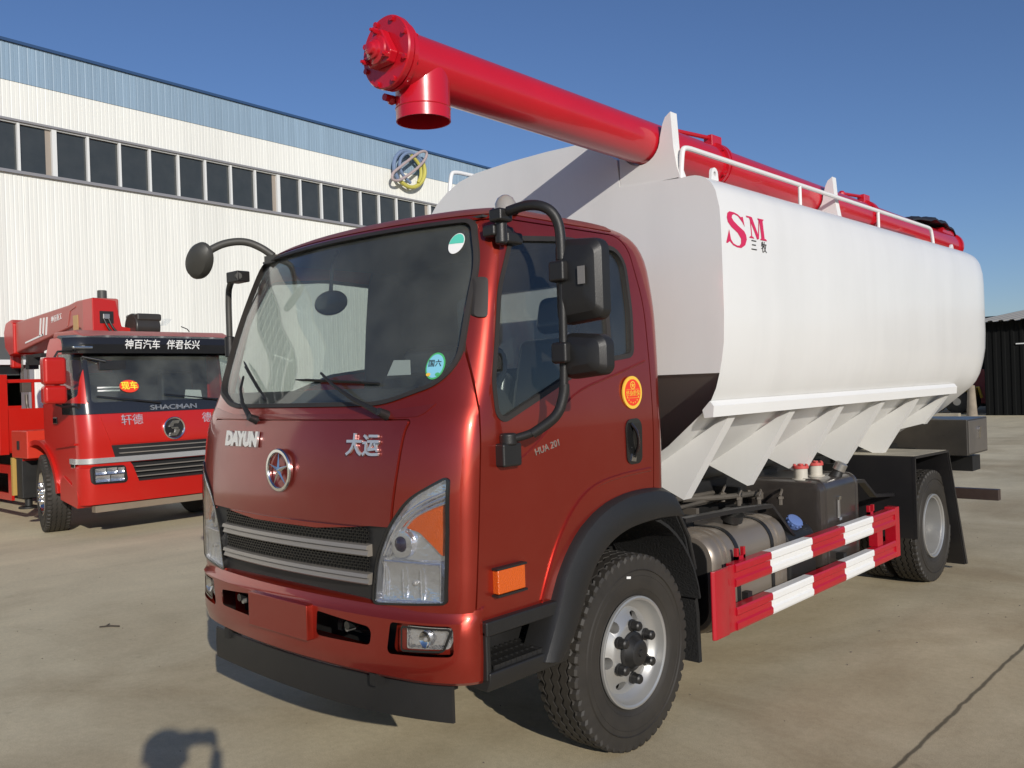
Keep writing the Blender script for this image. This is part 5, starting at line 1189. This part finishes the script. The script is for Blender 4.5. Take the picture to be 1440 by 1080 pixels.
# ================================================================ warehouse
A_W = R_(4.4); DV = Vector((-sin(A_W), cos(A_W), 0)); NV = Vector((cos(A_W), sin(A_W), 0)); P0 = Vector((-15.7725, 3.9955, 0))
def wp(s, z, d=0): return P0+DV*s+NV*d+Vector((0, 0, z))
WH = thing('warehouse', wp(10, 0, -10), 'long white corrugated warehouse with a blue fascia and a strip of dark windows', 'warehouse')
def corr(name, s0, s1, z0, z1, m, pitch=.1675, dep=.007, par=None, d=0):
    vs = []; s = s0; n = 0
    while s < s1-1e-6:
        e = min(s+pitch, s1); 
        for ss, dd in ((s, 0), (s+.006, -dep), (s+.014, -dep), (s+.020, 0)):
            if ss < s1: vs += [wp(ss, z0, d+dd), wp(ss, z1, d+dd)]; n += 1
        # shallow pan between the ribs
        for ss, dd in ((s+.075, 0), (s+.085, -.004), (s+.10, -.004), (s+.11, 0)):
            if ss < s1: vs += [wp(ss, z0, d+dd), wp(ss, z1, d+dd)]; n += 1
        s = e
    vs += [wp(s1, z0, d), wp(s1, z1, d)]; n += 1
    me = MB().add(vs, [(2*i, 2*i+2, 2*i+3, 2*i+1) for i in range(n-1)]).mesh(fix=False)
    return link(name, me, m, par or WH, smooth=False)
def wall_mat(name, col, streak=.10):
    m = mat(name, col, .42, 0, spec=.4); n = m.node_tree; L = n.links.new; b = n.nodes['Principled BSDF']
    tc = n.nodes.new('ShaderNodeTexCoord'); mp = n.nodes.new('ShaderNodeMapping'); mp.inputs['Scale'].default_value = (3, 3, .12); L(tc.outputs['Object'], mp.inputs[0])
    t = n.nodes.new('ShaderNodeTexNoise'); t.inputs['Scale'].default_value = 2.2; t.inputs['Detail'].default_value = 9; t.inputs['Roughness'].default_value = .7; L(mp.outputs[0], t.inputs[0])
    # every sheet of cladding weathered a little differently: cells about 1 m wide along the wall
    mp2 = n.nodes.new('ShaderNodeMapping'); mp2.inputs['Scale'].default_value = (0, 1.0, 0); L(tc.outputs['Object'], mp2.inputs[0])
    wn = n.nodes.new('ShaderNodeTexWhiteNoise'); wn.noise_dimensions = '3D'; sn = n.nodes.new('ShaderNodeVectorMath'); sn.operation = 'FLOOR'; L(mp2.outputs[0], sn.inputs[0]); L(sn.outputs[0], wn.inputs[0])
    r = n.nodes.new('ShaderNodeMapRange'); r.inputs[1].default_value = .3; r.inputs[2].default_value = .75; r.inputs[3].default_value = 1.04; r.inputs[4].default_value = 1-streak; L(t.outputs[0], r.inputs[0])
    r2 = n.nodes.new('ShaderNodeMapRange'); r2.inputs[3].default_value = .95; r2.inputs[4].default_value = 1.03; L(wn.outputs[0], r2.inputs[0])
    q = n.nodes.new('ShaderNodeMath'); q.operation = 'MULTIPLY'; L(r.outputs[0], q.inputs[0]); L(r2.outputs[0], q.inputs[1])
    mx = n.nodes.new('ShaderNodeMix'); mx.data_type = 'RGBA'; mx.blend_type = 'MULTIPLY'; mx.inputs[0].default_value = 1; mx.inputs[6].default_value = (*col, 1); L(q.outputs[0], mx.inputs[7]); L(mx.outputs[2], b.inputs['Base Color'])
    return m
WWH = wall_mat('white_cladding', (.73, .735, .69), .09); WBL = wall_mat('blue_cladding', (.25, .35, .45), .22)
DKB = mat('dark_blue_cap', (.03, .07, .16), .4); SILL = mat('grey_sill', (.22, .23, .26), .5, dust=.3); MUL = mat('window_frame_white', (.66, .67, .66), .5)
S0, S1 = -14.0, 34.0
corr('wall_cladding', .36, S1, .0, 6.36, WWH); corr('wall_cladding', S0, .36, 3.05, 6.36, WWH)
corr('wall_cladding', S0, S1, 7.43, 8.20, WWH); corr('blue_fascia', S0, S1, 8.20, 8.97, WBL, d=.012)
def wbox(s0, s1, z0, z1, d0, d1):
    vs = [wp(s, z, d) for s, z, d in ((s0, z0, d0), (s1, z0, d0), (s1, z0, d1), (s0, z0, d1), (s0, z1, d0), (s1, z1, d0), (s1, z1, d1), (s0, z1, d1))]
    return MB().add(vs, [(3,2,1,0),(4,5,6,7),(0,1,5,4),(1,2,6,5),(2,3,7,6),(3,0,4,7)])
wbox(S0, S1, 8.97, 9.03, -.3, .06).build('roof_edge', DKB, WH, smooth=False)
wbox(S0, S1, 6.34, 6.40, -.05, .07).build('window_ledge', SILL, WH, smooth=False); wbox(S0, S1, 7.395, 7.44, -.05, .05).build('window_head', SILL, WH, smooth=False)
# solid building behind: roof, end wall, back
vs = [wp(S0, 9.0, -.3), wp(S1, 9.0, -.3), wp(S1, 11.2, -15), wp(S0, 11.2, -15), wp(S0, 9.0, -30), wp(S1, 9.0, -30)]
link('roof', MB().add(vs, [(0, 1, 2, 3), (3, 2, 5, 4)]).mesh(fix=False), WBL, WH, smooth=False)
vs = [wp(S1, 0, -.02), wp(S1, 0, -30), wp(S1, 9, -30), wp(S1, 11.2, -15), wp(S1, 9, -.02)]; link('end_wall', MB().add(vs, [(0, 1, 2, 3, 4)]).mesh(fix=False), WWH, WH, smooth=False)
vs = [wp(S0, 0, -30), wp(S1, 0, -30), wp(S1, 9, -30), wp(S0, 9, -30)]; link('back_wall', MB().add(vs, [(0, 1, 2, 3)]).mesh(fix=False), WWH, WH, smooth=False)
vs = [wp(S0, 0, -.02), wp(S0, 0, -30), wp(S0, 9, -30), wp(S0, 11.2, -15), wp(S0, 9, -.02)]; link('end_wall', MB().add(vs, [(0, 1, 2, 3, 4)]).mesh(fix=False), WWH, WH, smooth=False)
# near-black sheets added inside so the hall reads dark, shade put into their colour
DARK = mat('hall_shade_dark', (.03, .033, .035), .9); wbox(.6, S1-.1, 0.01, 6.3, -.5, -.3).build('inner_shade_sheet', DARK, WH, smooth=False)
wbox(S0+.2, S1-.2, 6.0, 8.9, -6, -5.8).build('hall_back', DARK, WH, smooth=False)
WG = mat('hall_window_glass', (.030, .036, .038), .10, 0, .0, dust=.5, dust_col=(.07, .075, .075), rvar=.06)
bay = 5.64; s = .99-bay*2; WN = None; nb = 0
while s < S1-.5:
    e = min(s+bay, S1)
    wv = MB(); k8 = (e-s)/8
    wv.add([wp(s, 6.40, -.06), wp(e, 6.40, -.06), wp(e, 7.40, -.06), wp(s, 7.40, -.06)], [(0, 1, 2, 3)]); wob = link('window', wv.mesh(fix=False), WG, WH, smooth=False)
    fm = MB()
    for k in range(8):
        c = s+k8*k; h_ = .048 if k == 0 else .026
        fm.box((0, 0, 0), (.001, .001, .001)) if 0 else None
        b_ = wbox(c-h_, c+h_, 6.41, 7.38, -.055, .012); fm.add(b_.v, b_.f)
    b_ = wbox(s, e, 7.365, 7.395, -.05, .0); fm.add(b_.v, b_.f)
    link('frame', fm.mesh(fix=False), MUL, wob, smooth=False)
    st_ = wbox(s+k8*7.45, s+k8*7.9, 6.42, 7.36, -.30, -.26); 
    pl3 = wbox(s-.16, s-.05, 6.41, 7.38, -.058, -.052); link('column_behind_glass', pl3.mesh(), mat('dusty_column', (.30, .26, .22), .8), wob, smooth=False)
    s = e
# open doorway on the left with its shutter box
wbox(-6.0, .36, 2.60, 3.05, -.35, .02).build('shutter_box', mat('shutter_grey', (.075, .08, .08), .6), WH, smooth=False)
wbox(-6.0, .36, 2.50, 2.60, -.10, .06).build('door_head', MUL, WH, smooth=False)
wbox(.30, .40, 0, 2.6, -.3, .05).build('door_jamb', SILL, WH, smooth=False)
wbox(-6.0, .3, 2.30, 2.49, -.40, -.34).build('transom_glass', WG, WH, smooth=False); wbox(-6.1, .7, 0.01, 6, -6, -5.8).build('doorway_dark', DARK, WH, smooth=False); wbox(-6.2, -6.0, 0, 3.05, -6, .0).build('doorway_side', DARK, WH, smooth=False)  # darkness inside the doorway is painted on by near-black sheets
wbox(S0, -6.0, 0, 3.05, -.1, 0).build('wall_base', WWH, WH, smooth=False)

# emblem of interlaced rings fixed on the fascia
EM = thing('ring_emblem', wp(11.2, 8.3, .25), 'interlaced blue, yellow and pink ring emblem fixed high on the warehouse wall', 'emblem')
def ep(zx, zy, d):
    px, py = 530+zx/13.5, 200+zy/13.5; return wp(10.4+(px-541)*.0308, 8.83-(py-213)*.02127+(px-567)*.0057, d)
def em(nm, pts, m, r, d, closed=False):
    P = smoothp([ep(a, b, d) for a, b in pts], 2, closed); MB().tube(P, r, 8, closed=closed).build(nm, m, EM)
EB = mat('emblem_blue', (.16, .22, .34), .4); EY = mat('emblem_yellow', (.50, .46, .10), .4); EP = mat('emblem_pink_grey', (.38, .31, .31), .4)
em('blue_ring', [(715, 400), (650, 290), (560, 215), (450, 190), (350, 215), (270, 310), (235, 430), (240, 560), (280, 660), (310, 720)], EB, .058, .20)
em('blue_ring', [(740, 390), (640, 270), (540, 225), (440, 240), (350, 320), (315, 450), (340, 580), (410, 700), (510, 800)], EB, .048, .24)
em('yellow_ring', [(540, 280), (630, 370), (700, 480), (720, 600), (700, 720), (650, 800)], EY, .050, .24)
em('yellow_ring', [(775, 420), (810, 550), (795, 690), (725, 810), (620, 875), (520, 880), (430, 835), (335, 745)], EY, .062, .20)
em('orbit_ring', [(640, 240), (760, 200), (815, 240), (790, 340), (700, 460), (560, 580), (400, 690), (260, 760), (170, 740), (150, 680), (180, 600), (250, 545)], EP, .042, .30, True)
MB().cyl(ep(300, 700, .0), ep(300, 700, .28), .02).cyl(ep(780, 420, .0), ep(780, 420, .28), .02).cyl(ep(430, 200, .0), ep(430, 200, .2), .02).cyl(ep(560, 880, .0), ep(560, 880, .2), .02).build('emblem_stand_off', SILL, EM)

# ================================================================ open shed far right, loader, post
SH = thing('open_shed', (0, 39, 0), 'shed, its shaded opening painted as a black front, with a grey corrugated roof edge far behind the truck', 'shed')
DK2 = mat('shed_shade_black', (.0035, .004, .004), .9, spec=.2); ROOFM = mat('shed_roof_grey', (.27, .27, .25), .6, dust=.3)  # near-black stands in for the shade inside the shed
vs = []; n = 0; x = -6.05
while x < 14:
    for k, dy in ((0, 0), (.03, -.03), (.12, -.03), (.15, 0)): vs += [(x+k, 34.4+dy, 0), (x+k, 34.4+dy, 3.5)]; n += 1
    x += .30
link('shed_shade_front', MB().add(vs, [(2*i, 2*i+2, 2*i+3, 2*i+1) for i in range(n-1)]).mesh(fix=False), DK2, SH, smooth=False)  # ribbed black sheet added across the opening to paint its dark inside
MB().box((-6.05, 34.45, 0), (14, 44, 3.45)).build('shed_body', DK2, SH, smooth=False); MB().box((-13, 43.5, 0), (-6.1, 43.7, 4.2)).build('shed_wing', DK2, SH, smooth=False)
vs = []; n = 0; x = -6.5
while x < 14:
    for k, dz in ((0, 0), (.05, .05), (.16, .05), (.21, 0)):
        xx = x+k; vs += [(xx, 33.9, 3.48+dz), (xx, 44.0, 4.42+dz)]; n += 1
    x += .36
link('roof_sheet', MB().add(vs, [(2*i, 2*i+1, 2*i+3, 2*i+2) for i in range(n-1)]).mesh(fix=False), ROOFM, SH, smooth=False)
MB().box((-6.6, 43.9, 4.36), (14, 44.1, 4.50)).build('ridge_cap', DKB, SH, smooth=False)
MB().box((-4.95, 34.33, 2.62), (-4.5, 34.36, 2.66)).build('door_hinge', MUL, SH, smooth=False)
PO = MB().cyl((-6.42, 34.0, 0), (-6.42, 34.0, 1.15), .19, .12, n=18).cyl((-6.42, 34.0, 1.15), (-6.42, 34.0, 3.4), .07, n=12).build('concrete_post', mat('post_concrete', (.26, .22, .17), .85, var=.2, bump=.3), None)
tag(PO, 'short tapering concrete post at the corner of the dark shed', 'post')
LO = thing('wheel_loader', (-8.2, 36.5, 0), 'yellow wheel loader with black tyres seen under the rear of the tank', 'loader')
MB().prism([(-9.2, .62), (-7.0, .62), (-6.9, .95), (-7.2, 1.12), (-8.3, 1.15), (-9.2, 1.0)], 'y', 36.1, 37.1).build('body', mat('loader_yellow', (.62, .36, .03), .5, dust=.3), LO, bevel=.05)
MB().box((-8.9, 36.15, 1.1), (-8.1, 37.05, 2.0)).build('cab', CHS, LO, bevel=.05)
for x in (-8.7, -7.45):
    for y in (35.9, 37.2): 
        wv = MB().lathe([(-.13, .15), (-.14, .40), (-.10, .48), (.10, .48), (.14, .40), (.13, .15)], (x, y, .48), 'y', 28).build('wheel', RUB, LO); MB().lathe([(-.12, .001), (-.12, .25), (.12, .25), (.12, .001)], (x, y, .48), 'y', 20).build('rim', STL, wv)
MB().tube([(-7.2, 36.6, 1.0), (-6.85, 36.6, 1.02), (-6.75, 36.6, .6)], .06, 8).build('loader_arm', YEL, LO)
RB = MB().box((-9.2, 38.6, .3), (-6.75, 39.2, 1.75)).box((-8.5, 38.55, .0), (-8.3, 39.25, .3)).box((-7.1, 38.55, .0), (-6.9, 39.25, .3)).build('red_container', mat('dark_red_steel', (.22, .015, .02), .5, dust=.2), None, bevel=.02)
tag(RB, 'dark red steel container behind the yellow loader', 'container')
KB = MB().box((-9.5, 33.2, 0), (-6.65, 33.45, .14)).build('kerb_stone', mat('kerb_concrete', (.30, .27, .21), .85, var=.15), None, bevel=.02); tag(KB, 'low concrete kerb in front of the yellow loader', 'kerb')

# ================================================================ ground
gm = bpy.data.materials.new('concrete_yard'); gm.use_nodes = True; n = gm.node_tree; L = n.links.new; b = n.nodes['Principled BSDF']
b.inputs['Roughness'].default_value = .85; b.inputs['Specular IOR Level'].default_value = .3
tc = n.nodes.new('ShaderNodeTexCoord')
def nz(scale, det=8, ro=.6, dist=0, vec=None):
    t = n.nodes.new('ShaderNodeTexNoise'); t.inputs['Scale'].default_value = scale; t.inputs['Detail'].default_value = det; t.inputs['Roughness'].default_value = ro; t.inputs['Distortion'].default_value = dist
    L(vec or tc.outputs['Object'], t.inputs['Vector']); return t.outputs[0]
def ramp(src, a, c, lo, hi):
    r = n.nodes.new('ShaderNodeMapRange'); r.inputs[1].default_value = a; r.inputs[2].default_value = c; r.inputs[3].default_value = lo; r.inputs[4].default_value = hi; L(src, r.inputs[0]); return r.outputs[0]
def mul(a, c):
    q = n.nodes.new('ShaderNodeMath'); q.operation = 'MULTIPLY'; L(a, q.inputs[0]); 
    if isinstance(c, float): q.inputs[1].default_value = c
    else: L(c, q.inputs[1])
    return q.outputs[0]
base = n.nodes.new('ShaderNodeMix'); base.data_type = 'RGBA'; base.inputs[6].default_value = (.59, .515, .35, 1); base.inputs[7].default_value = (.37, .295, .18, 1)
gx = n.nodes.new('ShaderNodeSeparateXYZ'); L(tc.outputs['Object'], gx.inputs[0])
ad = n.nodes.new('ShaderNodeMath'); ad.operation = 'MULTIPLY_ADD'; ad.inputs[1].default_value = .050; L(gx.outputs[0], ad.inputs[0]); L(nz(.45, 7, .62, .6), ad.inputs[2])
L(ramp(ad.outputs[0], .34, .66, 0, 1), base.inputs[0])
v = mul(ramp(nz(1.6, 8, .65), .3, .7, 1.07, .92), ramp(nz(170, 3, .8), .3, .7, .74, 1.22)); v = mul(v, ramp(nz(28, 4, .6), .35, .65, .95, 1.05))
mp = n.nodes.new('ShaderNodeMapping'); mp.inputs['Scale'].default_value = (.9, .16, 1); mp.inputs['Rotation'].default_value = (0, 0, R_(-62)); L(tc.outputs['Object'], mp.inputs[0])
v = mul(v, ramp(nz(1.3, 5, .6, .3, mp.outputs[0]), .35, .7, 1.06, .90))
# dark grit specks
vo = n.nodes.new('ShaderNodeTexVoronoi'); vo.inputs['Scale'].default_value = 22; L(tc.outputs['Object'], vo.inputs['Vector'])
v = mul(v, ramp(vo.outputs['Distance'], .03, .075, .55, 1.0))
# expansion joints: lines parallel to the truck at x = 2.03 + 5k, cross joints every 6 m
sx = n.nodes.new('ShaderNodeSeparateXYZ')
wob = n.nodes.new('ShaderNodeTexNoise'); wob.inputs['Scale'].default_value = 6; wob.inputs['Detail'].default_value = 6; L(tc.outputs['Object'], wob.inputs['Vector'])
wv = n.nodes.new('ShaderNodeVectorMath'); wv.operation = 'MULTIPLY_ADD'; wv.inputs[1].default_value = (.03, .03, 0); L(wob.outputs['Color'], wv.inputs[0]); L(tc.outputs['Object'], wv.inputs[2]); L(wv.outputs[0], sx.inputs[0])
def joint(ch, off, per, wd):
    a = n.nodes.new('ShaderNodeMath'); a.operation = 'ADD'; a.inputs[1].default_value = 100*per-off-.015+per/2; L(sx.outputs[ch], a.inputs[0])
    m = n.nodes.new('ShaderNodeMath'); m.operation = 'MODULO'; m.inputs[1].default_value = per; L(a.outputs[0], m.inputs[0])
    s_ = n.nodes.new('ShaderNodeMath'); s_.operation = 'SUBTRACT'; s_.inputs[1].default_value = per/2; L(m.outputs[0], s_.inputs[0])
    ab = n.nodes.new('ShaderNodeMath'); ab.operation = 'ABSOLUTE'; L(s_.outputs[0], ab.inputs[0]); return ramp(ab.outputs[0], wd*.4, wd, .30, 1.0)
v = mul(v, ramp(nz(1.1, 4, .5, .8), .68, .76, 1.0, .90)); v = mul(v, ramp(nz(5.5, 3, .5), .70, .76, 1.0, .80))
v = mul(v, joint(0, 2.03, 40.0, .015)); 
mx = n.nodes.new('ShaderNodeMix'); mx.data_type = 'RGBA'; mx.blend_type = 'MULTIPLY'; mx.inputs[0].default_value = 1; L(base.outputs[2], mx.inputs[6]); L(v, mx.inputs[7]); L(mx.outputs[2], b.inputs['Base Color'])
bp = n.nodes.new('ShaderNodeBump'); bp.inputs['Strength'].default_value = .35; bp.inputs['Distance'].default_value = .004; L(nz(90, 5, .7), bp.inputs['Height']); L(bp.outputs[0], b.inputs['Normal'])
g = MB().add([(-500, -500, 0), (500, -500, 0), (500, 500, 0), (-500, 500, 0)], [(0, 1, 2, 3)]); gme = g.mesh(fix=False); go = link('ground', gme, gm, None, smooth=False); tag(go, 'tan concrete yard', None, None, 'structure')
# small twig and grit lying about
tw = MB().tube([(-3.52, .60, .008), (-3.46, .66, .012), (-3.40, .70, .01)], .006, 6).tube([(-3.50, .64, .01), (-3.53, .68, .012)], .004, 5).build('twig', mat('twig_brown', (.05, .04, .03), .8), None); tag(tw, 'small dark twig lying on the open concrete', 'twig')
rk = MB(); rg = random.Random(3)
for _ in range(260):
    x, y = rg.uniform(-5.5, 3.2), rg.uniform(-.6, 9); r = rg.uniform(.002, .006)
    rk.sphere((x, y, r*.5), r, (1, rg.uniform(.6, 1), .7), 6)
gk = link('grit', rk.mesh(fix=False), mat('grit_stone', (.16, .14, .11), .9), None, smooth=False); tag(gk, 'scattered fine grit on the concrete', 'grit', None, 'stuff')

# ================================================================ the photographer, whose shadow falls across the yard
def skinned(name, pts, edges, m, parent, sub=2):
    me = bpy.data.meshes.new(name); me.from_pydata([p[0] for p in pts], edges, []); o = bpy.data.objects.new(name, me); COL.objects.link(o)
    sk = o.modifiers.new('skin', 'SKIN'); sk.use_smooth_shade = True
    for i, p in enumerate(pts):
        r = p[1]; me.skin_vertices[0].data[i].radius = (r, r) if not isinstance(r, tuple) else r
    me.skin_vertices[0].data[0].use_root = True
    ss = o.modifiers.new('sub', 'SUBSURF'); ss.levels = sub; ss.render_levels = sub
    dg = bpy.context.evaluated_depsgraph_get(); m2 = bpy.data.meshes.new_from_object(o.evaluated_get(dg)); bpy.data.objects.remove(o)
    return link(name, m2, m, parent, 60)
SKN = mat('skin_tone', (.45, .26, .17), .5); JKT = mat('jacket_navy', (.03, .035, .05), .8, bump=.3); TRS = mat('trousers_grey', (.05, .05, .055), .85); HRB = mat('hair_black', (.01, .009, .008), .6)
lf = -rt; bk = Vector((-fw.x, -fw.y, 0)).normalized()
H0 = CP + lf*.145 + bk*.27; H0.z = 1.765                     # middle of the head
def hp(l, b, z): return tuple(Vector((H0.x, H0.y, 0))+lf*l+bk*b+Vector((0, 0, z)))
PH = thing('person', (H0.x, H0.y, 0), 'person in dark jacket holding up a phone, shadow falling at bottom left', 'person')
ph = lambda l, u, f: CP + lf*l + Vector((0, 0, u)) + bk*f
pts = [(hp(0, .03, .98), .15), (hp(0, .04, 1.18), (.15, .12)), (hp(0, .05, 1.38), (.17, .12)), (hp(0, .05, 1.52), (.10, .09)), (hp(0, .03, 1.62), .058), (hp(0, .0, 1.72), .082), (hp(0, 0, 1.80), .092), (hp(0, .0, 1.865), .07),
       (hp(.20, .05, 1.47), .062), (hp(.24, -.02, 1.24), .048), (tuple(ph(.16, -.11, .10)), .036), (tuple(ph(.125, -.045, .035)), .026),
       (hp(-.20, .05, 1.47), .062), (hp(-.35, -.02, 1.26), .048), (tuple(ph(-.045, -.14, .12)), .036), (tuple(ph(-.03, -.045, .04)), .026),
       (hp(.10, .03, .88), .095), (hp(.12, .0, .50), .062), (hp(.13, .05, .10), .045), (hp(.14, -.12, .045), .035),
       (hp(-.10, .03, .88), .095), (hp(-.13, .0, .50), .062), (hp(-.14, .06, .10), .045), (hp(-.15, -.11, .045), .035)]
ed = [(0, 1), (1, 2), (2, 3), (3, 4), (4, 5), (5, 6), (6, 7), (3, 8), (8, 9), (9, 10), (10, 11), (3, 12), (12, 13), (13, 14), (14, 15), (0, 16), (16, 17), (17, 18), (18, 19), (0, 20), (20, 21), (21, 22), (22, 23)]
bo_ = skinned('body', pts, ed, SKN, PH)
bo_.data.materials.clear(); bo_.data.materials.append(SKN); bo_.data.materials.append(JKT); bo_.data.materials.append(TRS)
handz = [Vector(pts[i][0]) for i in (10, 11, 14, 15)]
for p in bo_.data.polygons:
    c = p.center; nearhand = min((c-h).length for h in handz) < .05
    p.material_index = 0 if (c.z > 1.585 or nearhand) else (2 if c.z < .95 else 1)
hr = MB().sphere(hp(0, .025, 1.835), .105, (1, 1, .80), 20).build('hair', HRB, PH)
for s in (1, -1):
    MB().sphere(hp(.034*s, -.088, 1.785), .012, n=10).build('eye', PAPER, PH); MB().sphere(hp(.096*s, .0, 1.765), .028, (.6, .8, 1.1), 10).build('ear', SKN, PH)
MB().sphere(hp(0, -.102, 1.755), .016, (1, 1, 1.5), 10).build('nose', SKN, PH); MB().sphere(hp(0, -.088, 1.715), .020, (1.1, 1.1, .35), 10).build('mouth', mat('lip_tone', (.35, .12, .10), .5), PH)
for s, l0 in ((1, .125), (-1, -.03)):
    for k in range(4):
        f_ = [(ph(l0, -.035+.010*k, .035), .010), (ph(l0-.02*s, -.022+.018*k, -.0+.014), .009), (ph(l0-.045*s, -.020+.018*k, .006), .008), (ph(l0-.062*s, -.018+.018*k, .008), .007)]
        skinned('finger', [(tuple(a), r) for a, r in f_], [(0, 1), (1, 2), (2, 3)], SKN, bo_, 1)
    f_ = [(ph(l0, -.045, .04), .011), (ph(l0-.02*s, -.030, .045), .010), (ph(l0-.045*s, -.012, .034), .009)]
    skinned('thumb', [(tuple(a), r) for a, r in f_], [(0, 1), (1, 2)], SKN, bo_, 1)
c = CP+lf*.07+bk*.018; m_ = frame(c, rt, (0, 0, 1)); b = MB().box((-.088, -.037, -.004), (.088, .037, .004)); b.v = [m_ @ Vector(v) for v in b.v]
PN = b.build('phone', BLKG, None, bevel=.003); tag(PN, 'thin black phone held up level in both hands by the person', 'phone')
